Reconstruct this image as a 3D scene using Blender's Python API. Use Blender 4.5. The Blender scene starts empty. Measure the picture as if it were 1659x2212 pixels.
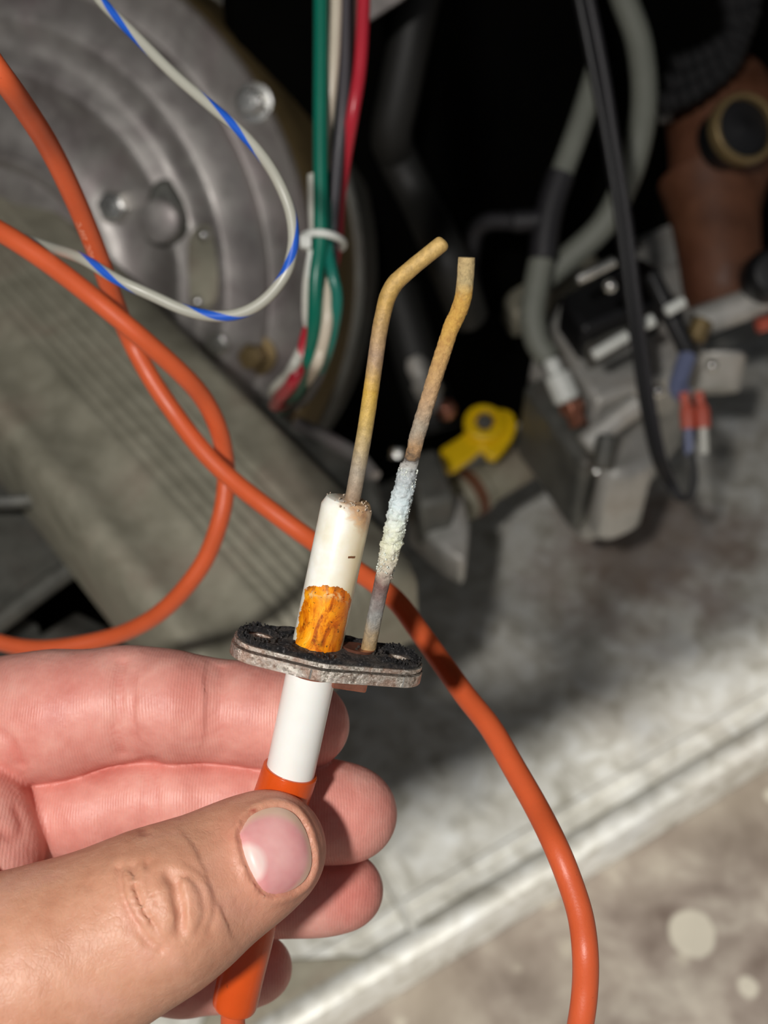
import bpy, bmesh, math, random
import numpy as np
from mathutils import Vector, Matrix, noise
random.seed(4)
R = math.radians
SC = bpy.context.scene
COL = SC.collection

# ------------------------------------------------------------------ camera
F, CX, CY = 2700.0, 829.5, 1106.0
CAMZ = 0.62
PITCH = 50
cam = bpy.data.cameras.new('camera'); cam_o = bpy.data.objects.new('camera', cam); COL.objects.link(cam_o)
cam.sensor_fit = 'HORIZONTAL'; cam.sensor_width = 36; cam.lens = F / 1659 * 36
cam_o.location = (0, 0, CAMZ); cam_o.rotation_euler = (R(90 - PITCH), 0, 0)
cam.clip_start = 0.01; cam.clip_end = 50
cam.dof.use_dof = True; cam.dof.focus_distance = 0.197; cam.dof.aperture_fstop = 25
SC.camera = cam_o
CAMP = Vector((0, 0, CAMZ))
RT = Vector((1, 0, 0)); FW = Vector((0, math.cos(R(PITCH)), -math.sin(R(PITCH)))); UP = Vector((0, math.sin(R(PITCH)), math.cos(R(PITCH))))

def at(px, py, d):                       # the point d metres deep that the photograph shows at this pixel
    px, py, d = float(px), float(py), float(d); return CAMP + d * ((px - CX) / F * RT - (py - CY) / F * UP + FW)
def ray(px, py):
    px, py = float(px), float(py); return (px - CX) / F * RT - (py - CY) / F * UP + FW
def hp(px, py, z):                       # on the level plane at height z
    r = ray(px, py); return CAMP + r * ((z - CAMZ) / r.z)
def onp(px, py, P, n):
    r = ray(px, py); return CAMP + r * ((P - CAMP).dot(n) / r.dot(n))

# ------------------------------------------------------------------ world, lights, exposure
w = bpy.data.worlds.new('world'); SC.world = w; w.use_nodes = True
w.node_tree.nodes['Background'].inputs[0].default_value = (0.93, 0.95, 1, 1)
w.node_tree.nodes['Background'].inputs[1].default_value = 0.13
SC.view_settings.view_transform = 'Standard'; SC.view_settings.look = 'None'
SC.view_settings.gamma = 1; SC.view_settings.use_curve_mapping = False; SC.view_settings.exposure = 0
SC.cycles.use_denoising = True
SC.cycles.max_bounces = 6

def lamp(name, loc, target, power, size, color, kind='AREA'):
    l = bpy.data.lights.new(name, kind); l.energy = power; l.color = color
    if kind == 'AREA': l.shape = 'DISK'; l.size = size
    else: l.shadow_soft_size = size
    o = bpy.data.objects.new(name, l); COL.objects.link(o); o.location = loc
    o.rotation_euler = (Vector(target) - Vector(loc)).to_track_quat('-Z', 'Y').to_euler()
    return o
HAND = at(560, 1750, 0.205)
TRAV = Vector((0.2, 0.47, -0.86)).normalized()
lamp('work_light', HAND - TRAV * 0.5, HAND + Vector((.08, .1, -.05)), 2.8, 0.034, (1, 0.96, 0.92))
STRIP = hp(1250, 1640, 0.03)
LC = STRIP - Vector((-.2, .50, -.86)).normalized() * 2.6
lamp('room_light', LC, STRIP, 58, 0.035, (1, 0.97, 0.92))

# ------------------------------------------------------------------ helpers
def smooth(me, ang=40):
    me.polygons.foreach_set('use_smooth', [True] * len(me.polygons))
    try: me.set_sharp_from_angle(angle=R(ang))
    except Exception: pass

class MB:
    def __init__(s): s.v = []; s.f = []; s.uv = {}
    def add(s, vs, fs):
        b = len(s.v); s.v += [Vector(x) for x in vs]; s.f += [tuple(i + b for i in f) for f in fs]; return b
    def prism(s, top, ext):              # cap polygon + extrusion vector
        n = len(top); top = [Vector(p) for p in top]; bot = [p + ext for p in top]
        s.add(top + bot, [tuple(range(n)), tuple(range(2 * n - 1, n - 1, -1))] + [(i, i + n, (i + 1) % n + n, (i + 1) % n) for i in range(n)])
        return s
    def tube(s, pts, r, n=14, cap=True, flat=1.0):
        pts = [Vector(p) for p in pts]; m = len(pts)
        if not hasattr(r, '__len__'): r = [r] * m
        up = Vector((0.3, 0.5, 0.8)); base = len(s.v); L = 0
        for i, p in enumerate(pts):
            t = (pts[min(i + 1, m - 1)] - pts[max(i - 1, 0)]).normalized()
            a = (up - t * up.dot(t)).normalized(); up = a; b = t.cross(a)
            if i: L += (p - pts[i - 1]).length
            for k in range(n):
                th = 2 * math.pi * k / n
                s.v.append(p + r[i] * (math.cos(th) * a + flat * math.sin(th) * b)); s.uv[len(s.v) - 1] = (k / n, L)
        for i in range(m - 1):
            for k in range(n):
                s.f.append((base + i * n + k, base + (i + 1) * n + k, base + (i + 1) * n + (k + 1) % n, base + i * n + (k + 1) % n))
        if cap:
            s.f.append(tuple(base + k for k in range(n))); s.f.append(tuple(base + (m - 1) * n + k for k in range(n - 1, -1, -1)))
        return s
    def lathe(s, O, X, Y, Z, prof, n=40, cap=True):     # prof: (radius, height)
        base = len(s.v)
        for (r, h) in prof:
            for k in range(n):
                th = 2 * math.pi * k / n
                s.v.append(O + X * (r * math.cos(th)) + Y * (r * math.sin(th)) + Z * h)
        for i in range(len(prof) - 1):
            for k in range(n):
                s.f.append((base + i * n + k, base + i * n + (k + 1) % n, base + (i + 1) * n + (k + 1) % n, base + (i + 1) * n + k))
        if cap:
            s.f.append(tuple(base + k for k in range(n - 1, -1, -1))); m = len(prof) - 1
            s.f.append(tuple(base + m * n + k for k in range(n)))
        return s
    def ball(s, c, r, n=16, sq=(1, 1, 1)):
        return s.lathe(Vector(c), Vector((sq[0], 0, 0)), Vector((0, sq[1], 0)), Vector((0, 0, sq[2])), [(r * math.sin(math.pi * (i + .02) / (n / 2 + .04)), -r * math.cos(math.pi * (i + .02) / (n / 2 + .04))) for i in range(n // 2 + 1)], n)
    def build(s, name, mat, parent=None, bevel=0, ang=40, local=False):
        me = bpy.data.meshes.new(name); vs = s.v
        if parent is not None and not local:
            inv = parent.matrix_world.inverted(); vs = [inv @ v for v in vs]
        me.from_pydata([tuple(v) for v in vs], [], s.f); me.update()
        if s.uv:
            uvl = me.uv_layers.new(name='UVMap')
            for p in me.polygons:
                us = [s.uv.get(me.loops[l].vertex_index, (0, 0)) for l in p.loop_indices]
                wrap = max(u[0] for u in us) - min(u[0] for u in us) > .5
                for l, u in zip(p.loop_indices, us): uvl.data[l].uv = (u[0] + 1 if wrap and u[0] < .5 else u[0], u[1])
        bm = bmesh.new(); bm.from_mesh(me); bmesh.ops.recalc_face_normals(bm, faces=bm.faces); bm.to_mesh(me); bm.free()
        smooth(me, ang); me.materials.append(mat)
        o = bpy.data.objects.new(name, me); COL.objects.link(o)
        if parent is not None: o.parent = parent
        if bevel:
            b = o.modifiers.new('bevel', 'BEVEL'); b.width = bevel; b.segments = 2; b.limit_method = 'ANGLE'; b.angle_limit = R(35); b.harden_normals = False
        return o

def spline(P, k=8):                       # Catmull-Rom through tuples of any length
    P = [np.array(p, float) for p in P]; P = [2 * P[0] - P[1]] + P + [2 * P[-1] - P[-2]]; out = []
    for i in range(1, len(P) - 2):
        for j in range(k):
            t = j / k
            out.append(.5 * (2 * P[i] + (P[i + 1] - P[i - 1]) * t + (2 * P[i - 1] - 5 * P[i] + 4 * P[i + 1] - P[i + 2]) * t * t + (3 * P[i] - P[i - 1] - 3 * P[i + 1] + P[i + 2]) * t ** 3))
    out.append(P[-2]); return [tuple(float(x) for x in q) for q in out]
def path(P, k=8): return [at(*p[:3]) for p in spline(P, k)]

def thing(name, label, cat, loc=(0, 0, 0), group=None, mat=None):
    o = bpy.data.objects.new(name, None); COL.objects.link(o); o.empty_display_size = .02
    if mat is not None: o.matrix_world = mat
    else: o.location = loc; o.matrix_world = Matrix.Translation(Vector(loc))
    o['label'] = label; o['category'] = cat
    if group: o['group'] = group
    return o
def tag(o, label, cat, group=None):
    o['label'] = label; o['category'] = cat
    if group: o['group'] = group
    return o

def frame(n):                              # two unit vectors square to n
    n = n.normalized(); a = n.cross(Vector((0, 0, 1)))
    if a.length < .01: a = Vector((1, 0, 0))
    a.normalize(); return a, n.cross(a).normalized()

# ------------------------------------------------------------------ materials
def srgb(r, g, b): return tuple((c / 255 / 12.92 if c / 255 <= .04045 else ((c / 255 + .055) / 1.055) ** 2.4) for c in (r, g, b)) + (1,)
class NT:
    def __init__(s, name):
        s.m = bpy.data.materials.new(name); s.m.use_nodes = True; s.t = s.m.node_tree; s.b = s.t.nodes['Principled BSDF']
    def n(s, typ, **kw):
        x = s.t.nodes.new('ShaderNode' + typ)
        for k, v in kw.items():
            if k in x.inputs: x.inputs[k].default_value = v
            else: setattr(x, k, v)
        return x
    def l(s, a, b): s.t.links.new(a, b)
    def noise(s, vec, scale, detail=4, rough=.55, dist=0):
        x = s.n('TexNoise'); x.inputs['Scale'].default_value = scale; x.inputs['Detail'].default_value = detail; x.inputs['Roughness'].default_value = rough; x.inputs['Distortion'].default_value = dist
        s.l(vec, x.inputs['Vector']); return x.outputs['Fac']
    def ramp(s, fac, stops, interp='LINEAR'):
        x = s.n('ValToRGB'); x.color_ramp.interpolation = interp; e = x.color_ramp.elements
        while len(e) < len(stops): e.new(.5)
        for k, (p, c) in enumerate(stops):
            e[k].position = p; e[k].color = c if hasattr(c, '__len__') else (c, c, c, 1)
        s.l(fac, x.inputs[0]); return x.outputs[0]
    def mix(s, fac, a, b, mode='MIX'):
        x = s.n('MixRGB', blend_type=mode)
        for i, v in enumerate((fac, a, b)):
            if hasattr(v, 'is_output') or hasattr(v, 'links'): s.l(v, x.inputs[i])
            elif i: x.inputs[i].default_value = v
            else: x.inputs[0].default_value = v
        return x.outputs[0]
    def math(s, op, a, b=0.0, c=None):
        x = s.n('Math', operation=op)
        for i, v in enumerate((a, b) if c is None else (a, b, c)):
            if hasattr(v, 'links'): s.l(v, x.inputs[i])
            else: x.inputs[i].default_value = v
        return x.outputs[0]
    def bump(s, h, strength, dist=.001, prev=None):
        x = s.n('Bump'); x.inputs['Strength'].default_value = strength; x.inputs['Distance'].default_value = dist
        s.l(h, x.inputs['Height'])
        if prev is not None: s.l(prev, x.inputs['Normal'])
        return x.outputs[0]
    def set(s, **kw):
        for k, v in kw.items():
            k = k.replace('_', ' ')
            if hasattr(v, 'links'): s.l(v, s.b.inputs[k])
            else: s.b.inputs[k].default_value = v
        return s
    def obj(s): return s.n('TexCoord').outputs['Object']
    def geo(s): return s.n('NewGeometry').outputs['Position']

def plain(name, col, rough=.5, metal=0.0, var=.15, scale=60, bump=.1, bs=400):
    t = NT(name); P = t.geo(); f = t.noise(P, scale, 5)
    lo = tuple(c * (1 - var) for c in col[:3]) + (1,); hi = tuple(min(1, c * (1 + var)) for c in col[:3]) + (1,)
    t.set(Base_Color=t.ramp(f, [(.35, lo), (.65, hi)]), Roughness=rough, Metallic=metal)
    if bump: t.set(Normal=t.bump(t.noise(P, bs, 3), bump, .0004))
    return t.m

def sheet(name, a, b, c, rough=.42, metal=.6, scale=25):   # low metallic: mirrors less of the dark cabinet        # galvanised sheet with stains
    t = NT(name); P = t.geo(); f = t.noise(P, scale, 6, .6, .4); g = t.noise(P, scale * 4, 4)
    col = t.ramp(f, [(.3, a), (.5, b), (.72, c)])
    col = t.mix(.25, col, t.ramp(g, [(.35, .25), (.65, .8)]), 'SOFT_LIGHT')
    t.set(Base_Color=col, Metallic=metal, Roughness=t.ramp(g, [(.3, rough - .08), (.7, rough + .14)]), Normal=t.bump(f, .15, .002))
    return t.m

M = {}
M['galv'] = sheet('galvanised_sheet', srgb(134, 126, 125), srgb(164, 160, 156), srgb(154, 142, 142), .42, .45)
M['tanmetal'] = sheet('weathered_steel', srgb(140, 137, 120), srgb(160, 156, 138), srgb(152, 140, 124), .55, .2, 30)
M['darkmetal'] = sheet('dull_steel', srgb(82, 83, 80), srgb(104, 104, 98), srgb(94, 88, 82), .5, .3, 30)
M['castgrey'] = sheet('cast_aluminium', srgb(172, 172, 166), srgb(196, 194, 188), srgb(182, 176, 166), .45, .3, 40)
M['bright'] = plain('bright_zinc', srgb(225, 225, 220), .25, .9, .1)
M['whiteplastic'] = plain('white_plastic', srgb(225, 228, 222), .4, 0, .05)
M['black'] = plain('black_plastic', srgb(22, 22, 24), .45, 0, .2)
M['lining'] = plain('black_lining', srgb(5, 5, 4), .95, 0, .3, 30, .3); M['lining'].node_tree.nodes['Principled BSDF'].inputs['Specular IOR Level'].default_value = .05  # near-black colour stands in for the unlit depth of the cabinet
M['brown'] = sheet('rust_brown_paint', srgb(86, 52, 34), srgb(106, 66, 44), srgb(96, 56, 38), .6, .05, 22)
M['brass'] = plain('old_brass', srgb(140, 120, 82), .45, .5, .15)
M['yellow'] = plain('yellow_paint', srgb(248, 204, 14), .4, 0, .05)
M['copper'] = plain('copper_wash', srgb(176, 118, 96), .35, .8, .15, 900)
M['greyhose'] = plain('grey_rubber', srgb(124, 127, 117), .55, 0, .06)
M['darkhose'] = plain('dark_rubber', srgb(42, 41, 44), .5, 0, .1)
M['conduit'] = plain('dark_conduit', srgb(30, 30, 28), .6, 0, .1)
M['red'] = plain('red_vinyl', srgb(196, 92, 72), .45, 0, .06)
M['blue'] = plain('blue_vinyl', srgb(112, 120, 152), .4, 0, .06)
for k, c in dict(w_green=(0, 104, 84), w_teal=(24, 110, 96), w_white=(205, 195, 176), w_black=(72, 70, 74), w_red=(178, 36, 52), w_brown=(84, 62, 58), w_yellowgreen=(160, 176, 120), w_pale=(206, 206, 196)).items():
    M[k] = plain('insulation_' + k[2:], srgb(*c), .35, 0, .05, bump=0)

# orange silicone
def orange(name, col, rough):
    t = NT(name); P = t.geo()
    f = t.noise(P, 140, 5, .6); sp = t.noise(P, 900, 2)
    c = t.ramp(f, [(.3, tuple(x * .9 for x in col[:3]) + (1,)), (.7, col)])
    c = t.mix(t.ramp(sp, [(.74, 0), (.78, .55)]), c, srgb(120, 50, 30))
    t.set(Base_Color=c, Roughness=rough, Subsurface_Weight=.15, Subsurface_Scale=.002, Normal=t.bump(t.noise(P, 2500, 3), .12, .0003))
    t.b.inputs['Subsurface Radius'].default_value = (1, .4, .2); return t.m
M['orange'] = orange('orange_silicone', srgb(216, 97, 54), .42)
M['boot'] = orange('orange_boot_silicone', srgb(214, 84, 26), .22)

# striped wire by UV
t = NT('white_wire_blue_stripe'); uv = t.n('TexCoord').outputs['UV']; sp = t.n('SeparateXYZ'); t.l(uv, sp.inputs[0])
fr = t.math('FRACT', t.math('ADD', t.math('ADD', sp.outputs[0], t.math('MULTIPLY', sp.outputs[1], -1 / .0268)), .87))
t.set(Base_Color=t.mix(t.ramp(fr, [(.215, 1), (.235, 0)]), srgb(172, 172, 160), srgb(36, 92, 196)), Roughness=.33); M['striped'] = t.m

# concrete floor
t = NT('painted_concrete'); P = t.geo()
f = t.noise(P, 22, 7, .62, .3); f2 = t.noise(P, 7, 3)
c = t.ramp(f, [(.34, srgb(104, 90, 80)), (.5, srgb(140, 128, 117)), (.66, srgb(178, 169, 155))])
c = t.mix(t.ramp(f2, [(.4, 0), (.65, .5)]), c, srgb(160, 150, 132))
v = t.n('TexVoronoi', feature='F1'); v.inputs['Scale'].default_value = 30; v.inputs['Randomness'].default_value = 1
wv = t.mix(.035, P, t.n('TexNoise').outputs['Color']); t.l(wv, v.inputs['Vector'])
edge = t.math('ADD', v.outputs['Distance'], t.math('MULTIPLY', t.noise(P, 28, 3), .34))
pick = t.math('GREATER_THAN', t.n('SeparateXYZ').outputs[0], .5)
sx = t.n('SeparateXYZ'); t.l(v.outputs['Color'], sx.inputs[0])
rad = t.math('ADD', t.math('MULTIPLY', sx.outputs[0], .42), .09)
spot = t.math('MULTIPLY', t.ramp(t.math('SUBTRACT', rad, edge), [(.0, 0), (.05, 1)]), .72)
v2 = t.n('TexVoronoi', feature='F1'); v2.inputs['Scale'].default_value = 41; t.l(wv, v2.inputs['Vector']); s2 = t.n('SeparateXYZ'); t.l(v2.outputs['Color'], s2.inputs[0])
e2 = t.math('SUBTRACT', t.math('ADD', t.math('MULTIPLY', s2.outputs[1], .5), .06), t.math('ADD', v2.outputs['Distance'], t.math('MULTIPLY', t.noise(P, 80, 4), .42)))
c = t.mix(t.math('MULTIPLY', t.ramp(e2, [(0, 0), (.12, 1)]), .55), c, srgb(192, 184, 166))
c = t.mix(spot, c, srgb(206, 200, 182))
t.set(Base_Color=c, Roughness=.75, Normal=t.bump(f, .5, .002)); M['concrete'] = t.m

# base pan: galvanised with rusty brown stain clouds and pale oxide
t = NT('galvanised_base_pan'); P = t.geo()
f = t.noise(P, 9, 5, .6, .3); g = t.noise(P, 55, 7, .68, .8); hh = t.noise(P, 120, 4)
c = t.ramp(g, [(.32, srgb(176, 172, 158)), (.5, srgb(222, 220, 210)), (.68, srgb(246, 247, 242))])
c = t.mix(t.ramp(f, [(.55, 0), (.7, .28)]), c, srgb(140, 124, 108))
dst = t.n('VectorMath', operation='DISTANCE'); t.l(P, dst.inputs[0]); dst.inputs[1].default_value = hp(1400, 1190, .03)
blot = t.math('ADD', t.math('MULTIPLY', dst.outputs['Value'], 6.0), t.math('MULTIPLY', t.noise(P, 26, 5, .65), 1.1))
c = t.mix(t.ramp(blot, [(.75, .62), (1.15, 0)]), c, srgb(120, 88, 72))
c = t.mix(t.ramp(t.noise(P, 17, 3), [(.55, 0), (.75, .4)]), c, srgb(165, 172, 180))
t.set(Base_Color=c, Metallic=.15, Roughness=t.ramp(hh, [(.3, .42), (.7, .62)]), Normal=t.bump(g, .35, .0015)); M['pan'] = t.m

# ------------------------------------------------------------------ floor and furnace cabinet
PZ = .03
A0 = hp(640, 2212, PZ); A1 = hp(1659, 1600, PZ)
U = (A1 - A0).normalized(); V = Vector((-U.y, U.x, 0))
fl = MB().prism([(-1.6, -1.2, 0), (1.6, -1.2, 0), (1.6, 1.8, 0), (-1.6, 1.8, 0)], Vector((0, 0, -.05))).build('floor', M['concrete']); fl['kind'] = 'structure'
cab = thing('furnace_cabinet', 'open grey furnace cabinet with a lipped galvanised base pan standing on the concrete floor', 'furnace cabinet', (A0.x, A0.y, 0))
def uv(u, v, z): return A0 + U * u + V * v + Vector((0, 0, z - A0.z))
UL, UR, VD = -.62, .62, .62
MB().prism([uv(UL, 0, PZ), uv(UR, 0, PZ), uv(UR, VD, PZ), uv(UL, VD, PZ)], Vector((0, 0, -.0296))).build('base_pan', M['pan'], cab, .001)
lip = MB()
prof = [(-.004, -.0285), (-.0042, 0.002), (-.003, .0052), (0, .0068), (.004, .0066), (.0085, .0042), (.0115, .0006), (.012, -.002)]
ring = []
for u in (UL, UR):
    ring.append([uv(u, v, PZ + z) for v, z in prof])
lip.add(ring[0] + ring[1], [(i, i + 1, i + 9, i + 8) for i in range(7)] + [tuple(range(8)), tuple(range(15, 7, -1))])
lip.build('front_lip', M['pan'], cab)
MB().prism([uv(UL, .020, PZ + .0004), uv(UR, .020, PZ + .0004), uv(UR, .0245, PZ + .0004), uv(UL, .0245, PZ + .0004)], Vector((0, 0, .0012))).build('pressed_bead', M['pan'], cab, .0005)
# folded corner piece left of the lip joint
MB().prism([hp(500, 2078, PZ + .0036), hp(885, 2060, PZ + .0036), hp(700, 2178, PZ + .0036), hp(560, 2260, PZ + .0036), hp(380, 2320, PZ + .0036)], Vector((0, 0, -.0034))).build('corner_gusset', M['tanmetal'], cab, .0006)
MB().tube([hp(800, 1835, PZ + .002), hp(862, 1950, PZ + .003), hp(915, 2048, PZ + .002)], .0022, 8).build('fold_ridge', M['pan'], cab)
# walls of the cabinet, coloured near-black to paint in its dark depth
WT = .02; HT = 1.02
def wallbox(name, a, b, c, d, mat):
    q = [uv(*a, PZ + .0), uv(*b, PZ), uv(*c, PZ), uv(*d, PZ)]
    return MB().prism(q, Vector((0, 0, HT))).build(name, mat, cab)
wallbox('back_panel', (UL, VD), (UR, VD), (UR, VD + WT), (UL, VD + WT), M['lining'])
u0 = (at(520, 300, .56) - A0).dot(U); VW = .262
wallbox('insulated_divider', (u0, VW), (UR, VW), (UR, VW + .012), (u0, VW + .012), M['lining'])  # black sheet added where the cavity falls into shade
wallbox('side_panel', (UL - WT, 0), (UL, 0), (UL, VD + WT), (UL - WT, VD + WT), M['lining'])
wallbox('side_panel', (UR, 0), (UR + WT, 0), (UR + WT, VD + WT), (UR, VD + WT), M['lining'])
MB().prism([hp(x, y, .15) for x, y in [(-260, 1060), (150, 1080), (640, 1330), (560, 1520), (100, 1640), (-420, 1600)]], Vector((0, 0, -.1))).build('insulation_block', M['lining'], cab)  # black block added to paint the shaded gap under the cover
# top deck of the cabinet; the blocker below sets the pan's shadow edge
zt = PZ + HT
def up_to(P, z): return P + (LC - P) * ((z - P.z) / (LC.z - P.z))
S0 = hp(870, 1765, PZ); S1 = hp(1659, 1390, PZ); sd = (S1 - S0).normalized()
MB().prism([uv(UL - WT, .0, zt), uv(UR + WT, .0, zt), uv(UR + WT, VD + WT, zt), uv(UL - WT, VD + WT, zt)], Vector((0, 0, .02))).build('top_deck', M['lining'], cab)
# added light blocker, unseen behind the camera: its lower edge cuts off the room light
HZ = 1.12; E0 = up_to(S0 - sd * .5, HZ); E1 = up_to(S1 + sd * .45, HZ); bk_ = Vector((-sd.y, sd.x, 0)).normalized() * .03
hd = MB().prism([E0, E1, E1 + bk_, E0 + bk_], Vector((0, 0, 1.35))).build('wall_front', plain('painted_wall', srgb(190, 186, 176), .8, 0, .05)); hd['kind'] = 'structure'

# ------------------------------------------------------------------ blower housing, upper left
DC = at(0, 600, .56)
tdir = (RT * .66 + UP * .75).normalized()
DN = (-FW * math.cos(R(24)) - tdir * math.sin(R(24)) * -1)
DN = (-FW * math.cos(R(20)) - tdir * math.sin(R(20))).normalized()
DX = (tdir - DN * tdir.dot(DN)).normalized(); DY = DN.cross(DX)
def dk(px, py, h=0): return onp(px, py, DC + DN * h, DN)
PX = .56 / F
hs = thing('blower_housing', 'large round grey sheet-metal blower housing with pressed rings and bolts at the upper left', 'blower housing', DC)
pr = [(0, .004), (150, .004), (160, .006), (232, .006), (242, .010), (262, .0105), (275, .006), (330, .0055), (405, .006), (418, .0095), (440, .010), (458, .0055), (500, .005), (516, .0085), (540, .009), (560, .004), (596, .002), (604, -.004), (640, -.005), (650, -.003), (690, -.003), (699, -.0005), (705, -.003), (706, -.03)]
pr = [(max(a, .5) * PX, h) for a, h in pr]
MB().lathe(DC, DX, DY, DN, pr, 128).build('housing_plate', M['galv'], hs, 0, 60)
MB().lathe(DC, DX, DY, DN, [(707 * PX, -.07), (712 * PX, -.028), (718 * PX, -.006), (711 * PX, -.001), (706 * PX, -.004), (706 * PX, -.07)], 128).build('rolled_rim', M['brass'], hs, 0, 60)
MB().lathe(DC, DX, DY, DN, [(650 * PX, -.10), (725 * PX, -.10), (725 * PX, -.07), (650 * PX, -.07)], 96).build('scroll_casing', M['darkmetal'], hs, .002)
def bolt(P, n, r, h, mat, parent, name='hex_bolt', washer=1.5):
    a, b = frame(n); m = MB()
    if washer: m.lathe(P, a, b, n, [(r * washer, 0), (r * washer, r * .25), (r * 1.1, r * .3)], 24)
    m.lathe(P + n * r * .2, a, b, n, [(r, 0), (r, h * .8), (r * .85, h)], 6)
    m.lathe(P + n * (h + r * .15), a, b, n, [(r * .55, -r * .1), (r * .5, r * .06), (r * .3, r * .08)], 16)
    return m.build(name, mat, parent, r * .12)
bolt(dk(263, 446), DN, .0074, .010, M['bright'], hs)
bolt(dk(550, 222, -.003), DN, .0056, .006, M['bright'], hs)
bolt(dk(485, 738, 0), DN, .0060, .010, M['bright'], hs)
bolt(dk(556, 766, -.004), DN, .0060, .010, M['brass'], hs)
def blob_outline(P):
    return [p[:2] for p in spline(P + [P[0]], 5)[:-1]]
kb = blob_outline([(300, 470), (318, 420), (330, 395), (352, 388), (368, 410), (385, 440), (395, 480), (385, 520), (350, 535), (312, 520)])
MB().prism([dk(x, y, .012) for x, y in kb], -DN * .012).build('pressed_boss', M['darkmetal'], hs, .003)
a_, b_ = DX, DY
MB().lathe(dk(347, 478, .012), a_, b_, DN, [(.0095, 0), (.0092, .0025), (.0075, .0035), (.001, .0035)], 32).build('round_cap', M['galv'], hs, .0006)
ov = blob_outline([(402, 590), (405, 520), (425, 490), (455, 488), (478, 515), (480, 580), (465, 650), (435, 672), (408, 655)])
MB().prism([dk(x, y, .008) for x, y in ov], -DN * .009).build('oval_plate', M['tanmetal'], hs, .0015)
for q in ((441, 508), (428, 652)): MB().ball(dk(q[0], q[1], .009), .0028).build('rivet', M['bright'], hs)

# ------------------------------------------------------------------ ribbed burner cover, left
SZ = .29
sl = thing('ribbed_cover', 'long grey ribbed sheet-metal cover running diagonally below the blower housing', 'metal cover', hp(300, 900, SZ))
q0, q1, q2, q3 = hp(430, 752, SZ), hp(800, 1120, SZ), hp(480, 1385, SZ), hp(-40, 905, SZ)
Dd = Vector((1, -1, 0)).normalized(); Dd = (q1 - q0).normalized()
side = Vector((-Dd.y, Dd.x, 0))
W0 = (hp(0, 925, SZ) - q0).dot(-side) ; 
if W0 < 0: side = -side; W0 = -W0
lend = (hp(870, 1225, SZ) - q0).dot(Dd)
def sp_(a, b, z=0): return q0 + Dd * a - side * b + Vector((0, 0, z))
a0, a1 = -.24, lend
prof = [(-.004, -.05), (-.002, -.004), (.001, -.001), (.004, 0)]
nr = 8; b0 = .018
for i in range(nr):
    b = b0 + (W0 - .03 - b0) * i / (nr - 1)
    prof += [(b - .004, 0), (b - .002, .0016), (b + .0015, .0016), (b + .0035, 0)]
prof += [(W0 - .012, 0), (W0 - .009, .003), (W0 - .003, .0035), (W0, .001), (W0 + .0015, -.004), (W0 + .001, -.035)]
m = MB(); n = len(prof)
# the far end follows on behind the housing, the near end is rounded off
vs = []
for (aa, dz) in ((a0, 0), (a1 - .012, 0), (a1 - .004, -.003), (a1, -.010), (a1 + .001, -.045)):
    vs += [sp_(aa, b, min(z, .01) + dz if z > -.03 else min(z, -.05)) for b, z in prof]
fs = []
for j in range(4):
    fs += [(j * n + i, j * n + i + 1, (j + 1) * n + i + 1, (j + 1) * n + i) for i in range(n - 1)]
m.add(vs, fs); m.build('ribbed_panel', M['tanmetal'], sl, 0, 50)

# darker plates and brackets left, under the cover
pl = thing('side_bracket', 'dull grey folded bracket plate at the left edge below the ribbed cover', 'bracket', hp(60, 1080, .22))
MB().prism([hp(-120, 900, .235), hp(60, 985, .235), hp(245, 1160, .235), hp(-10, 1345, .235), hp(-200, 1450, .235)], Vector((0, 0, -.006))).build('plate', M['darkmetal'], pl, .001)
MB().tube([hp(250, 1162, .236), hp(120, 1250, .236), hp(-60, 1385, .236)], .0042, 10).build('folded_edge', M['darkmetal'], pl)
MB().tube(path([(-80, 1085, .47), (40, 1082, .47), (110, 1072, .475), (150, 1060, .48)], 6), .003, 8).build('pressed_ridge', M['darkmetal'], pl)
pl = thing('lower_bracket', 'dull grey angled bracket behind the fingers under the black gap', 'bracket', hp(180, 1400, .19))
MB().prism([hp(-60, 1440, .2), hp(60, 1385, .2), hp(165, 1318, .2), hp(270, 1372, .2), hp(420, 1450, .2), hp(300, 1600, .2), hp(0, 1600, .2)], Vector((0, 0, -.008))).build('plate', M['darkmetal'], pl, .002)
MB().prism([hp(-80, 1300, .21), hp(30, 1318, .21), hp(85, 1345, .21), hp(-60, 1430, .21)], Vector((0, 0, -.02))).build('tab', M['darkmetal'], pl, .002)

# ------------------------------------------------------------------ middle: manifold bracket, fittings
mf = thing('manifold_bracket', 'dark grey manifold bracket behind the two electrodes', 'bracket', hp(800, 1000, .14))
MB().prism([hp(x, y, .268) for x, y in [(520, 850), (575, 862), (620, 900), (700, 940), (780, 985), (815, 1030), (832, 1110), (850, 1200), (860, 1300), (760, 1380), (600, 1150)]], Vector((0, 0, -.03))).build('plate', M['darkmetal'], mf, .003)
MB().prism([hp(x, y, .17) for x, y in [(885, 1090), (1000, 1060), (1015, 1130), (1005, 1215), (960, 1190), (880, 1120)]], Vector((0, 0, -.02))).build('bracket_foot', M['castgrey'], mf, .003)
MB().prism([hp(x, y, .19) for x, y in [(880, 975), (945, 965), (985, 1075), (905, 1095)]], Vector((0, 0, -.03))).build('rib', M['darkmetal'], mf, .003)
MB().tube([hp(x, y, .2685) for x, y in [(640, 915), (700, 943), (775, 988), (808, 1030)]], .003, 8).build('folded_edge', M['galv'], mf)  # folded edge in paler metal, its highlight put into the colour
bolt(hp(858, 990, .205), UP, .0032, .004, M['bright'], mf, 'screw', 1.2)
t_ = thing('pipe_nipple', 'short pale steel fitting behind the electrode tips, left of the yellow lever', 'pipe fitting', at(915, 820, .6))
A = at(900, 788, .6); B = at(935, 862, .6); ax = (B - A).normalized(); fa, fb = frame(ax)
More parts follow.
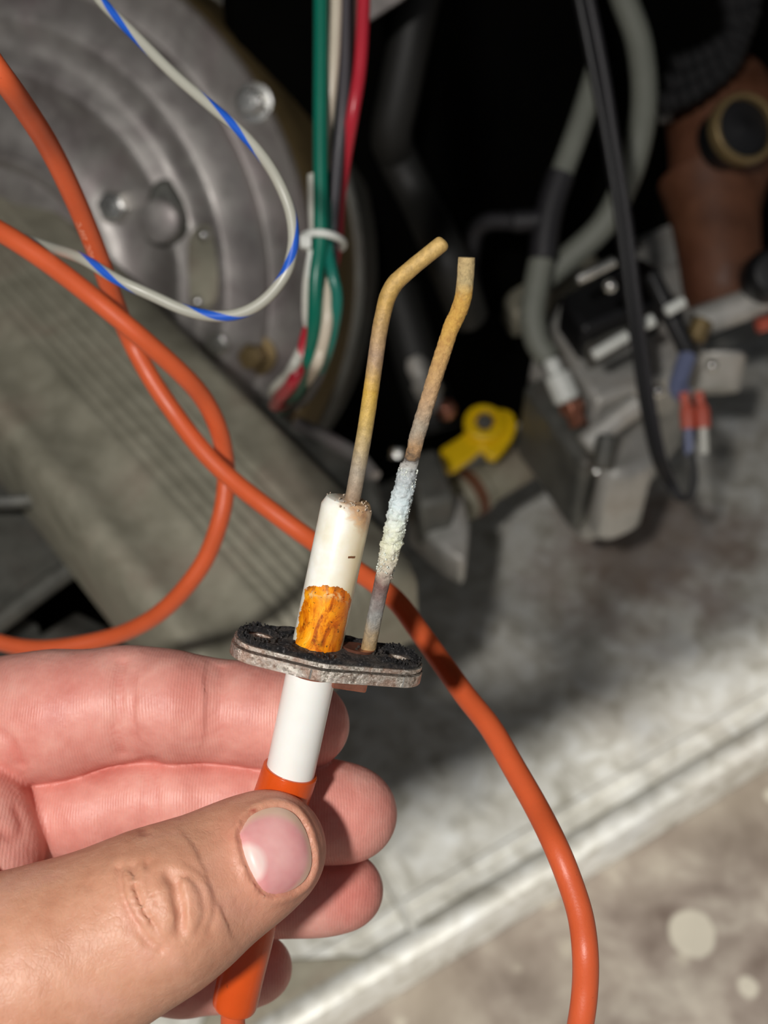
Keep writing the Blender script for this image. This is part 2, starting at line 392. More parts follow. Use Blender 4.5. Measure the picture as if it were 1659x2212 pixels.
MB().lathe(A, fa, fb, ax, [(.0035, -.004), (.0055, 0), (.0055, .008), (.007, .0085), (.007, .016), (.005, .017), (.004, .024)], 20).build('nipple', M['castgrey'], t_, .0004)
MB().ball(at(962, 884, .6), .0055).build('end_cap', M['copper'], t_)
mt = MB().tube([at(850, 600, .68), at(900, 780, .68), at(945, 930, .68)], .0125, 20).build('manifold_tube', M['conduit']); tag(mt, 'dark round manifold tube in the shade behind the electrodes', 'pipe')
t_ = thing('iron_gas_pipe', 'grey iron gas pipe running from under the yellow lever to the gas valve', 'pipe', hp(1120, 1010, .12))
A = at(1025, 1060, .655); B = at(1245, 930, .68); ax = (B - A).normalized(); fa, fb = frame(ax); L = (B - A).length
MB().lathe(A, fa, fb, ax, [(.010, -.012), (.0125, -.010), (.0125, .004), (.0108, .005), (.0108, L)], 28).build('pipe_run', M['tanmetal'], t_, .0005)
MB().lathe(A, fa, fb, ax, [(.0132, -.006), (.0132, .0)], 28).build('rust_ring', M['brown'], t_)
MB().lathe(B - ax * .02, fa, fb, ax, [(.013, 0), (.0145, .002), (.0145, .022), (.013, .024)], 6).build('union_nut', M['blue'], t_, .001)
yl = thing('yellow_valve_lever', 'bright yellow gas shutoff lever with a grey screw, on the iron pipe', 'valve lever', at(1040, 940, .64))
nY = (Vector((0, -.25, 1))).normalized(); PY = at(1045, 930, .635)
def yp(px, py, h=0): return onp(px, py, PY + nY * h, nY)
o = [(950, 968), (1003, 935), (1008, 905), (1030, 888), (1065, 885), (1085, 880), (1108, 888), (1119, 915), (1108, 945), (1088, 972), (1070, 990), (1052, 985), (1040, 968), (1022, 985), (985, 1012), (966, 1018)]
MB().prism([yp(*p) for p in o], -nY * .006).build('lever_handle', M['yellow'], yl, .0015)
fa, fb = frame(nY)
MB().lathe(yp(1045, 920, -.001), fa, fb, nY, [(.0105, 0), (.0105, .004), (.009, .0052), (.0062, .0052), (.006, .0005)], 28, False).build('hub', M['yellow'], yl, .0005)
bolt(yp(1046, 916, .0005), nY, .0048, .003, M['darkmetal'], yl, 'screw', 0)

# ------------------------------------------------------------------ gas valve
gv = thing('gas_valve', 'cast grey gas valve with black coil block and bright terminals behind the black cable', 'gas valve', hp(1300, 880, .1))
def blk(name, poly, zt, h, mat, bev=.002): return MB().prism([hp(x, y, zt) for x, y in poly], Vector((0, 0, -h))).build(name, mat, gv, bev)
blk('body', [(1145, 800), (1165, 700), (1200, 640), (1290, 600), (1480, 560), (1530, 700), (1510, 800), (1430, 900), (1400, 985), (1290, 1010), (1235, 950), (1180, 860)], .175, .06, M['castgrey'], .004)
blk('side_casting', [(1128, 830), (1180, 805), (1240, 835), (1300, 990), (1262, 1010), (1185, 905)], .19, .05, M['darkmetal'], .004)
blk('top_housing', [(1190, 690), (1215, 640), (1400, 585), (1470, 640), (1480, 800), (1330, 850), (1290, 870), (1245, 800)], .205, .03, M['castgrey'], .003)
blk('recess_wall', [(1250, 715), (1350, 672), (1365, 720), (1278, 768)], .215, .012, M['darkmetal'], .002)
blk('coil_block', [(1210, 635), (1300, 590), (1385, 550), (1425, 580), (1440, 650), (1345, 675), (1262, 712)], .225, .03, M['black'], .003)
def bar(name, a, b, r, d, mat, n=8): return MB().tube([at(*a, d), at(*b, d)], r, n).build(name, mat, gv, r * .2)
bar('terminal_rail', (1247, 604), (1328, 564), .0024, .535, M['bright'])
bar('terminal_rail', (1281, 768), (1356, 724), .0027, .535, M['whiteplastic'])
bar('terminal_rail', (1438, 674), (1478, 650), .0026, .535, M['whiteplastic'])
bar('terminal', (1388, 702), (1412, 690), .0030, .535, M['whiteplastic'])
MB().ball(at(1318, 618, .53), .003).build('screw', M['bright'], gv)
A = at(1188, 775, .58); B = at(1228, 868, .58); ax = (B - A).normalized(); fa, fb = frame(ax); L = (B - A).length
MB().lathe(A, fa, fb, ax, [(.003, 0), (.0038, .001), (.0038, L * .35), (.0062, L * .37), (.0062, L * .95), (.004, L)], 20).build('pressure_tap', M['whiteplastic'], gv, .0004)
A2 = at(1232, 868, .585); B2 = at(1243, 900, .585); ax = (B2 - A2).normalized(); fa, fb = frame(ax)
MB().lathe(A2, fa, fb, ax, [(.0065, 0), (.0065, .005), (.0045, .0055), (.0045, .012)], 6).build('brass_plug', M['copper'], gv, .0004)
bar('outlet_stub', (1242, 905), (1262, 985), .004, .6, M['copper'])
blk('front_housing', [(1325, 950), (1365, 905), (1405, 890), (1420, 1000), (1350, 1030), (1295, 1020), (1298, 985)], .195, .05, M['castgrey'], .006)
bar('cast_arm', (1262, 962), (1378, 868), .0055, .57, M['castgrey'], 12)
bar('cast_arm', (1300, 1012), (1312, 940), .0050, .565, M['darkmetal'], 12)
bolt(at(1290, 1022, .58), UP, .004, .004, M['bright'], gv, 'screw', 1.2)
blk('rear_casting', [(1340, 470), (1395, 372), (1440, 372), (1470, 470), (1478, 645), (1400, 600)], .15, .03, M['castgrey'], .006)
blk('mounting_wedge', [(1085, 640), (1130, 595), (1200, 560), (1270, 520), (1300, 560), (1210, 620), (1140, 670), (1110, 680)], .15, .02, M['tanmetal'], .004)
bar('black_strap', (1405, 590), (1488, 765), .0042, .55, M['black'])
bar('outlet_arm', (1500, 700), (1680, 632), .0075, .6, M['castgrey'], 14)
P_ = at(1545, 770, .6); fa, fb = frame(UP)
MB().lathe(P_, fa, fb, (UP * .8 - FW * .6).normalized(), [(.0145, -.02), (.0145, 0), (.012, .002), (.004, .002)], 32).build('regulator_cap', M['castgrey'], gv, .001)
MB().ball(at(1538, 790, .585), .0028).build('screw', M['bright'], gv)
bar('brass_elbow', (1500, 735), (1518, 690), .005, .585, M['brass'], 12)
MB().ball(at(1420, 845, .55), .0032).build('screw', M['bright'], gv)
# push-on connectors on the valve
for k, (x, y) in enumerate(((1485, 890), (1517, 888))):
    c_ = thing('spade_connector', ('left' if k == 0 else 'right') + '-hand red push-on connector with pale crimp above the looped black cable', 'connector', at(x, y, .54), 'red push-on connectors')
    MB().tube([at(x - 8, y - 42, .54), at(x - 3, y - 12, .54)], .0022, 10).build('neck', M['red'], c_)
    MB().tube([at(x - 3, y - 18, .54), at(x, y, .54), at(x + 2, y + 36, .54)], [.0022, .0034, .0032], 12).build('sleeve', M['red'], c_)
    MB().tube([at(x + 2, y + 36, .54), at(x + 4, y + 92, .54)], .0021, 10).build('crimp', M['blue'] if k == 0 else M['w_pale'], c_)
MB().tube(path([(1485, 768, .55), (1474, 800, .548), (1464, 838, .545), (1478, 852, .542)], 6), .0042, 10).build('blue_lead', M['blue'], None)
tag(bpy.data.objects['blue_lead'], 'short blue insulated lead on the gas valve above the red connectors', 'wire')

# ------------------------------------------------------------------ cables and hoses
def hose(name, pts, r, mat, label, cat, k=8, n=14):
    o = MB().tube(path(pts, k), r, n).build(name, mat); tag(o, label, cat); return o
hose('rubber_hose', [(1180, -800, .56), (1250, -380, .58), (1310, -120, .60), (1345, -10, .60), (1380, 90, .60), (1392, 210, .6), (1376, 320, .6), (1345, 410, .605), (1300, 490, .61), (1225, 560, .615), (1165, 610, .62)], .0064, M['greyhose'], 'thick grey rubber hose curving behind the black cable at the upper right', 'hose')
hose('vacuum_tube', [(1290, 150, .60), (1262, 240, .60), (1232, 325, .60), (1205, 395, .60)], .0056, M['greyhose'], 'straight grey tube slanting into the black tee fitting', 'tube')
tf = thing('tee_fitting', 'black plastic tee joining thin grey tubes near the upper middle', 'tube fitting', at(1190, 450, .6))
MB().tube(path([(1212, 375, .597), (1190, 440, .597), (1178, 500, .597), (1172, 560, .597)], 4), .0066, 12).build('tee_body', M['darkhose'], tf)
MB().tube(path([(1195, 470, .597), (1150, 476, .597), (1108, 478, .597)], 4), .0052, 12).build('tee_branch', M['darkhose'], tf)
hose('vacuum_tube', [(1112, 478, .6), (1060, 478, .605), (1030, 495, .61), (1018, 540, .615), (1016, 600, .62), (1030, 660, .63)], .0044, M['darkhose'], 'thin dim tube bending down from the side branch of the tee', 'tube')
hose('vacuum_tube', [(1172, 550, .6), (1158, 620, .6), (1150, 680, .6), (1160, 735, .6), (1185, 775, .6)], .0062, M['greyhose'], 'short grey tube running down from the tee to the gas valve', 'tube')
hose('conduit', [(960, -500, .5), (935, -250, .52), (915, -60, .545), (890, 60, .55), (862, 200, .56), (845, 290, .57), (860, 345, .585), (915, 450, .585), (965, 560, .55), (1010, 680, .585)], .0095, M['conduit'], 'dim dark conduit bending down through the black middle of the cabinet', 'conduit')
cb = thing('twin_cable', 'long black twin cable hanging straight down and looping to the red connectors', 'cable', at(1330, 500, .5))
main = [(1150, -900), (1200, -450), (1235, -120), (1262, 0), (1292, 150), (1318, 300), (1345, 470), (1366, 640), (1385, 780), (1404, 900), (1424, 990), (1445, 1040), (1472, 1078), (1492, 1068), (1500, 1030), (1494, 975)]
for off, mt in ((-9, 'black'), (9, 'darkhose')):
    pts = []
    for i, (x, y) in enumerate(main):
        i -= 2; s_ = 1 if i < 8 else (1 - (i - 7) * .14)
        d = .48 + min(max(i, 0), 9) * .0065
        pts.append((x + off * s_ * (1.25 if i < 3 else 1), y, d + (0.0015 if off > 0 else 0)))
    r_ = [.0019 + .0004 * max(0, 1 - max(0, i - 16) / 50) - (.0008 * min(1, max(0, (i - 78) / 20))) for i in range(len(spline(pts, 8)))]
    MB().tube(path(pts, 8), r_, 10).build('conductor', M[mt], cb)
# black ribbed hose coils, top right
M['soot'] = plain('dull_black_rubber', srgb(12, 12, 14), .8, 0, .1)
ch = thing('corrugated_hose', 'black corrugated hose coiled in the dark upper right corner', 'hose', at(1520, 50, .6))
for k, (x, y) in enumerate(((1425, 205), (1440, 165), (1455, 125))):
    pts = path([(x, y + 20, .6), (x + 70, y - 5, .6), (x + 140, y - 60, .6), (x + 165, y - 120, .6), (x + 150, y - 240, .6)], 10)
    rr = [.0055 + .0007 * math.sin(i * 1.9) for i in range(len(pts))]
    MB().tube(pts, rr, 12).build('coil', M['soot'], ch)
# pale panel corner at the top
pc = MB().prism([at(785, -60, .5), at(930, -60, .5), at(868, -2, .5), at(793, 46, .5), at(786, 20, .5)], FW * .002).build('sheet_corner', M['galv']); tag(pc, 'pale sheet-metal corner poking in at the top beside the red wire', 'metal sheet')
# brown housing, right
br = thing('cast_housing', 'rust-brown rounded cast housing with a brass ring at the right edge', 'casting', at(1560, 400, .62))
def bl(name, pts, mat, n=24):
    return MB().tube(path([(p[0], p[1], p[2]) for p in pts], 6), [p[3] * p[2] / F for p in spline(pts, 6)], n).build(name, mat, br, 0, 70)
bl('dome', [(1575, 150, .66, 30), (1572, 185, .65, 88), (1566, 250, .645, 122), (1562, 320, .64, 118), (1550, 390, .64, 104), (1545, 440, .64, 98)], M['brown'])
bl('neck', [(1535, 390, .64, 112), (1545, 470, .635, 96), (1555, 560, .63, 88), (1562, 620, .63, 86), (1565, 655, .63, 78)], M['brown'])
P_ = at(1612, 275, .585); nb = (-FW + RT * .25).normalized(); fa, fb = frame(nb)
MB().lathe(P_, fa, fb, nb, [(.0138, -.006), (.0138, .001), (.0160, .001), (.0168, -.001), (.0168, -.006)], 40).build('brass_ring', M['brass'], br, .0005)
MB().lathe(P_ - nb * .002, fa, fb, nb, [(.0137, -.02), (.0137, -.001), (.004, 0), (.0005, .0012)], 32).build('dark_port', M['black'], br)
MB().tube([at(1432, 225, .63), at(1438, 262, .63)], .0038, 10).build('side_screw', M['castgrey'], br)
hk = thing('grip_knob', 'black ridged knob at the right edge below the brown housing', 'knob', at(1640, 590, .58))
MB().lathe(at(1672, 590, .58), RT, UP, -FW, [(.0105, -.02), (.0125, -.015), (.0125, 0), (.010, .004), (.002, .005)], 20).build('knob_body', M['black'], hk, .001)
# red tab near the right edge
rt = MB().tube([at(1635, 705, .6), at(1690, 690, .6)], .0035, 10).build('red_cap', M['red']); tag(rt, 'small red plastic cap at the right edge on the grey arm', 'cap')

# wire bundle
WB = .335; wr = .0016
wi = [0]
def wire(pts, mat, label, r=wr, name='insulated_wire', grp=None):
    k = wi[0]; wi[0] += 1; q = pts[-1]
    if pts[0][1] < 0: pts = [(pts[0][0] + 4 * k, -900, pts[0][2] + .02), (pts[0][0], -420, pts[0][2])] + pts
    pts = pts[:-1] + [(q[0], q[1], q[2] + .035 + .004 * (k % 3)), (600 + 7 * k - q[0] * 0, 872 + (k % 2) * 8, .49 + .006 * k), (560 + 9 * k, 905, .55 + .006 * k)]
    return tag(MB().tube(path(pts, 8), r, 12).build(name, M[mat]), label, 'wire', grp)
wire([(693, -60, WB), (693, 100, WB), (692, 300, WB), (693, 430, WB), (692, 524, WB), (683, 600, WB), (680, 680, .338), (675, 745, .345), (662, 800, .355), (640, 850, .37)], 'w_green', 'green wire hanging straight at the left of the wire bundle', .0020)
wire([(727, -60, .338), (725, 60, .338), (720, 150, .338), (711, 240, .34), (703, 320, .343), (702, 420, .344), (704, 524, .344), (706, 600, .340), (709, 650, .338), (706, 700, .338), (696, 750, .342), (678, 800, .35), (640, 850, .37)], 'w_white', 'cream white wire beside the green one in the bundle')
wire([(746, -60, .340), (746, 120, .340), (741, 230, .340), (730, 340, .341), (720, 450, .341), (716, 524, .341), (720, 600, .344), (722, 660, .347), (708, 750, .356), (680, 830, .37), (650, 870, .38)], 'w_black', 'dark grey printed wire in the middle of the bundle')
wire([(735, -60, .346), (736, 120, .346), (726, 240, .3465), (712, 360, .345), (706, 450, .340), (706, 524, .338), (718, 590, .335), (728, 640, .336), (722, 700, .34), (700, 780, .352), (660, 850, .37)], 'w_teal', 'teal wire weaving behind the white one in the bundle')
wire([(786, -60, .338), (784, 40, .338), (777, 150, .338), (763, 240, .3385), (746, 340, .345), (733, 430, .348), (726, 524, .349), (708, 620, .352), (680, 680, .353), (661, 730, .350), (650, 785, .35), (628, 832, .355), (592, 875, .365)], 'w_red', 'red wire at the right side of the bundle', .0018)
wire([(769, -60, .346), (767, 60, .346), (757, 200, .346), (742, 310, .351), (730, 400, .354), (720, 524, .355), (700, 640, .36), (670, 760, .36), (640, 830, .365)], 'w_brown', 'brown wire between the grey and the red wire')
wire([(676, 380, .352), (678, 460, .349), (680, 524, .345), (672, 570, .342), (665, 620, .343), (664, 680, .348), (668, 720, .352), (650, 760, .35), (625, 805, .352), (590, 850, .36)], 'w_pale', 'pale grey wire leaving the bundle toward the lower left')
zt_ = thing('cable_tie', 'white plastic cable tie around the hanging wire bundle', 'cable tie', at(690, 522, WB))
ring = [at(699, 522, .343) + RT * (.0055 * math.cos(a)) - FW * (.0105 * math.sin(a)) + UP * (-.0006 * math.cos(a)) for a in np.linspace(0, 2 * math.pi, 33).tolist()]
mz = MB(); q = [p + UP * .001 for p in ring]
mz.tube(ring, .0011, 8, True)
mz.build('strap', M['whiteplastic'], zt_)
MB().prism([at(646, 506, .334), at(672, 506, .332), at(672, 536, .332), at(648, 534, .334)], FW * .005).build('tie_head', M['whiteplastic'], zt_, .0006)
MB().tube([at(672, 536, .336), at(668, 600, .337)], .0009, 6).build('tie_tail', M['whiteplastic'], zt_)

# white wire with the blue spiral
sw = [(175, -80, .25), (205, -20, .25), (225, 10, .25), (300, 85, .248), (375, 160, .246), (450, 225, .244), (515, 280, .242), (565, 335, .241), (600, 390, .24), (625, 450, .24), (634, 505, .24), (630, 550, .24), (615, 595, .24), (575, 645, .241), (525, 675, .242), (465, 683, .243), (400, 670, .244), (325, 637, .2445), (250, 602, .245), (175, 558, .249), (100, 532, .262), (0, 500, .275), (-120, 470, .29)]
sp3 = path(sw, 8); m = MB().tube(sp3, .00112, 12)
SL = [0.0]
for a, b in zip(sp3, sp3[1:]): SL.append(SL[-1] + (b - a).length)
def s_at(x, y): return SL[min(range(len(sp3)), key=lambda i: (sp3[i] - at(x, y, (sp3[i] - CAMP).dot(FW))).length)]
ms = [s_at(*q) for q in ((235, 33), (492, 260), (618, 556), (482, 684), (235, 597))]
kk = [ms[2] + (i - 2) * .0268 for i in range(5)]
ms = [ms[0] - .03] + ms + [ms[-1] + .03]; kk = [kk[0] - .0268] + kk + [kk[-1] + .0268]
m.uv = {i: (u, float(np.interp(v, ms, kk))) for i, (u, v) in m.uv.items()}
tag(m.build('insulated_wire', M['striped']), 'thin white wire with a blue spiral stripe looping at the upper left', 'wire')

# ------------------------------------------------------------------ the igniter
T0 = at(712, 1402, .199)
tilt = R(13)
ang = math.atan2(127, 575)
Zc = Vector((math.sin(ang) * math.cos(tilt), math.cos(ang) * math.cos(tilt), -math.sin(tilt)))   # right, up, depth
IZ = (RT * Zc.x + UP * Zc.y + FW * Zc.z).normalized()
IX = (RT * math.cos(ang) - UP * math.sin(ang) + FW * .20); IX = (IX - IZ * IX.dot(IZ)).normalized()
IY = IZ.cross(IX)
IM = Matrix(((IX.x, IY.x, IZ.x, T0.x), (IX.y, IY.y, IZ.y, T0.y), (IX.z, IY.z, IZ.z, T0.z), (0, 0, 0, 1)))
IMI = IM.inverted()
if (IMI @ (CAMP)).y > 0: IYS = 1
else: IYS = -1
def lo(px, py, y=0.0):                    # local point on the plane y = const seen at the pixel
    P = onp(px, py, T0 + IY * y, IY); return IMI @ P
ig = thing('spark_igniter', 'spark igniter with stained white ceramic, two rusty electrodes and a long orange cable', 'igniter', mat=IM)
X3, Y3, Z3 = Vector((1, 0, 0)), Vector((0, 1, 0)), Vector((0, 0, 1))
zb = lo(619, 1664).z; ztp = lo(747, 1078).z
xo = lo(684, 1400).x                       # ceramic axis sits left of the flange middle
rc = .0040
# ceramic material
t = NT('stained_ceramic'); oc = t.obj(); sp = t.n('SeparateXYZ'); t.l(oc, sp.inputs[0])
nz = t.noise(oc, 700, 5, .65, .6); nz2 = t.noise(oc, 2500, 4, .6); mpz = t.n('Mapping'); mpz.inputs['Scale'].default_value = (1, 1, .45); t.l(oc, mpz.inputs['Vector']); nz3 = t.noise(mpz.outputs[0], 420, 6, .65, 1.6)
x_, z_ = sp.outputs[0], sp.outputs[2]
zs = lo(700, 1248).z
# arch topped amber patch
xr = t.math('MULTIPLY', t.math('SUBTRACT', x_, xo - .0002), 1 / .0039)
arch = t.math('ADD', z_, t.math('MULTIPLY', t.math('POWER', t.math('ABSOLUTE', xr), 3.0), .0022))
zed = t.math('ADD', arch, t.math('MULTIPLY', t.math('SUBTRACT', nz, .5), .0022))
inz = t.math('MULTIPLY', t.math('LESS_THAN', zed, zs), t.math('GREATER_THAN', z_, .0002))
side_ = t.math('LESS_THAN', t.math('ABSOLUTE', t.math('ADD', xr, t.math('MULTIPLY', t.math('SUBTRACT', nz, .5), .35))), .93)
front = t.math('GREATER_THAN' if IYS > 0 else 'LESS_THAN', sp.outputs[1], 0)
mask = t.math('MULTIPLY', t.math('MULTIPLY', inz, side_), front)
amber = t.ramp(nz3, [(.3, srgb(104, 46, 8)), (.42, srgb(190, 92, 10)), (.52, srgb(236, 142, 14)), (.64, srgb(246, 168, 26)), (.78, srgb(252, 206, 90))])
depth = t.ramp(t.math('MULTIPLY', t.math('SUBTRACT', zs, zed), 1 / .0115), [(0, srgb(138, 78, 20)), (.07, srgb(190, 112, 36)), (.13, srgb(232, 200, 140)), (.2, srgb(214, 150, 60)), (.34, srgb(240, 160, 40)), (1, srgb(255, 190, 40))])
amber = t.mix(t.ramp(t.math('MULTIPLY', t.math('SUBTRACT', zs, zed), 1 / .0115), [(.0, .95), (.16, .85), (.34, .25)]), amber, t.mix(t.ramp(nz, [(.42, 0), (.5, 1)]), depth, amber))
rgt = t.ramp(t.math('MULTIPLY', t.math('ADD', t.math('SUBTRACT', x_, xo), t.math('MULTIPLY', t.math('SUBTRACT', nz3, .5), .004)), 300), [(.1, 0), (.7, .6)])
amber = t.mix(rgt, amber, srgb(196, 92, 18))
amber = t.mix(t.ramp(nz2, [(.61, 0), (.67, .85)]), amber, srgb(70, 44, 20))
base = t.ramp(t.noise(oc, 250, 3), [(.35, srgb(232, 228, 208)), (.7, srgb(246, 246, 238))])
# yellowed right side of the upper ceramic
ylw = t.math('MULTIPLY', t.ramp(t.math('MULTIPLY', t.math('SUBTRACT', x_, xo - .0005), 250), [(0, 0), (.8, .75)]), t.math('GREATER_THAN', z_, 0))
base = t.mix(ylw, base, srgb(214, 190, 140))
# burnt tip
tipf = t.math('ADD', t.math('MULTIPLY', t.math('SUBTRACT', z_, ztp - .0052), 1 / .0052), t.math('MULTIPLY', t.math('SUBTRACT', x_, xo + .0012), 180))
tipf = t.math('ADD', tipf, t.math('MULTIPLY', t.math('SUBTRACT', nz, .5), 1.1))
base = t.mix(t.ramp(tipf, [(.35, 0), (.75, .85)]), base, t.ramp(nz, [(.35, srgb(150, 100, 62)), (.65, srgb(214, 170, 122))]))
# dark nick
nk = t.math('MULTIPLY', t.math('LESS_THAN', t.math('ABSOLUTE', t.math('SUBTRACT', z_, t.math('ADD', lo(755, 1190).z, t.math('MULTIPLY', t.math('SUBTRACT', nz, .5), .0006)))), .00018), t.math('LESS_THAN', t.math('ABSOLUTE', t.math('SUBTRACT', x_, lo(754, 1190).x)), .0006))
base = t.mix(nk, base, srgb(120, 80, 50))
lowc = t.math('LESS_THAN', z_, 0)
base = t.mix(t.math('MULTIPLY', lowc, .85), base, srgb(240, 242, 238))
t.set(Base_Color=t.mix(mask, base, amber), Roughness=.28, Coat_Weight=.3, Coat_Roughness=.1, Subsurface_Weight=.08, Subsurface_Scale=.001, Normal=t.bump(nz, t.math('MULTIPLY', mask, .4) if False else .06, .0004))
M['ceramic'] = t.m
O = Vector((xo, 0, 0))
lower_off = lo(648, 1530).x - xo
MB().lathe(O, X3, Y3, Z3, [(rc * .8, zb - .003), (rc * .98, zb - .002), (rc, zb), (rc, -.002), (rc, ztp - .0013), (rc * .86, ztp - .0001), (rc * .80, ztp), (rc * .3, ztp + .0001)], 64).build('ceramic_insulator', M['ceramic'], ig, 0, 50, True)
# crumbs of deposit on the burnt tip
m = MB(); rnd = random.Random(3)
for k in range(70):
    a = rnd.uniform(-.9, 1.3); rr = rc * rnd.uniform(.55, 1.0)
    yy = IYS * rr * math.cos(a) * rnd.choice((1, 1, -1)); 
    c = Vector((xo + rr * math.sin(a), yy, ztp + rnd.uniform(-.0003, .0003) - (.0006 if rr > rc * .9 else 0)))
    r = rnd.uniform(.00006, .00019); m.lathe(c, X3, Y3, Z3, [(r * .5, -r), (r, 0), (r * .6, r)], 5)
o = m.build('ash_crumbs', plain('grey_ash', srgb(176, 160, 140), .9, 0, .3, 2000), ig, 0, 40, True); o['kind'] = 'stuff'

# electrode materials
def rodmat(name, stops, z0, z1, sc=900, bump=.4, metal=.15, rough=.55):
    t = NT(name); oc = t.obj(); sp = t.n('SeparateXYZ'); t.l(oc, sp.inputs[0])
    nz = t.noise(oc, sc, 6, .7); nb = t.noise(oc, 350, 4, .6, .5)
    f = t.math('MULTIPLY', t.math('SUBTRACT', sp.outputs[2], z0), 1 / (z1 - z0))
    f = t.math('ADD', f, t.math('MULTIPLY', t.math('SUBTRACT', nb, .5), .09))
    c = t.ramp(f, stops)
    c = t.mix(.55, c, t.ramp(nz, [(.3, .25), (.5, .5), (.7, .78)]), 'OVERLAY')
    t.set(Base_Color=c, Metallic=metal, Roughness=rough, Normal=t.bump(nz, bump, .0005)); return t.m
e0 = lo(762, 1080).z; e1 = lo(953, 527).z
el = rodmat('electrode_oxide', [(0, srgb(150, 128, 105)), (.12, srgb(158, 146, 128)), (.3, srgb(186, 158, 92)), (.42, srgb(196, 158, 66)), (.55, srgb(160, 134, 108)), (.75, srgb(178, 144, 80)), (1, srgb(190, 158, 96))], e0, e1)
def rod(name, px, rad, mat, yoff=0, jit=0, n=20, k=10, flat=1.0, mode=None):
    P = spline([(p[0], p[1], q) for p, q in zip(px, rad)], k)
    pts = []; rr = []
    for (x, y, q) in P:
        v = lo(x, y, yoff); pts.append(v); rr.append(q)
    m = MB(); m.tube(pts, rr, n, True, flat)
    if jit:
        for i, v in enumerate(m.v):
            j = min(i // n, len(pts) - 1); c = pts[j]; d = v - c
            if d.length > 1e-7 and i < n * len(pts):
                a = jit(P[j][1]); nn = noise.noise(v * 1000) * .55 + noise.noise(v * 2400) * .45 + noise.noise(v * 5200) * .3
                m.v[i] = v + d.normalized() * (a * nn)
    return m.build(name, mat, ig, 0, 60, True)
px = [(757, 1100), (764, 1065), (776, 1000), (790, 920), (802, 840), (812, 770), (821, 710), (830, 668), (838, 640), (852, 614), (872, 594), (900, 570), (930, 546), (950, 530), (957, 524.5), (960.5, 521.5), (962, 520)]
rad = [.00122] * 3 + [.0012] * 4 + [.00122, .00128, .0013, .00126] + [.00122] * 2 + [.00122, .00112, .0008, .0003]
rod('spark_electrode', px, rad, el, 0, lambda y: .00004)
g0 = lo(795, 1400).z; g1 = lo(1008, 555).z
def gz(y): return (lo(795 + (1405 - y) * .25, y).z - g0) / (g1 - g0)
gr = rodmat('ground_rod_oxide', [(0, srgb(170, 140, 90)), (gz(1330), srgb(150, 150, 146)), (gz(1262), srgb(120, 92, 86)), (gz(1238), srgb(196, 184, 168)), (gz(1170), srgb(236, 238, 212)), (gz(1100), srgb(222, 236, 238)), (gz(1030), srgb(188, 196, 198)), (gz(1005), srgb(196, 194, 188)), (gz(992), srgb(74, 66, 60)), (gz(978), srgb(176, 140, 100)), (gz(930), srgb(168, 156, 138)), (gz(860), srgb(190, 156, 118)), (gz(700), srgb(206, 160, 78)), (gz(640), srgb(204, 160, 78)), (gz(600), srgb(186, 166, 120)), (1, srgb(190, 166, 118))], g0, g1, 1100, .9, .1, .75)
# ColorRamp holds 32 stops, positions must rise
def gj(y):
    if 1005 < y < 1245: return .00055
    if 660 < y < 985: return .00016
    return .00006
px = [(792, 1415), (797, 1395), (806, 1350), (816, 1300), (826, 1255), (838, 1210), (848, 1165), (857, 1120), (869, 1070), (880, 1020), (890, 990), (902, 940), (920, 880), (938, 820), (957, 760), (976, 705), (992, 670), (1001, 640), (1005, 605), (1007, 575), (1008, 556)]
rad = [.0012, .0012, .0012, .0012, .00125, .0014, .0016, .00165, .0016, .0014, .00118, .0012, .0012, .0012, .00122, .00124, .00128, .0013, .00128, .00128, .00127]
rod('ground_electrode', px, rad, gr, 0, gj, 36, 26)
m = MB(); rnd = random.Random(8)
for k in range(420):                      # crust crumbs on the corroded stretch
    y = rnd.uniform(1010, 1240); f = (1240 - y) / 230; x = 829 + f * 54 + 3 * math.sin(f * 3.1) 
    c = lo(x, y, 0); a = rnd.uniform(0, 6.28); rr = .0013 + .0002 * rnd.random()
    c = c + X3 * (rr * math.cos(a)) + Y3 * (rr * math.sin(a)); r = rnd.uniform(.00007, .00019)
    m.lathe(c, X3, Y3, Z3, [(r * .4, -r), (r, -.2 * r), (r * .7, r * .7), (r * .2, r)], 5)
o = m.build('oxide_crust', plain('pale_oxide', srgb(206, 212, 202), .9, 0, .25, 1500, .5, 3000), ig, 0, 30, True); o['kind'] = 'stuff'

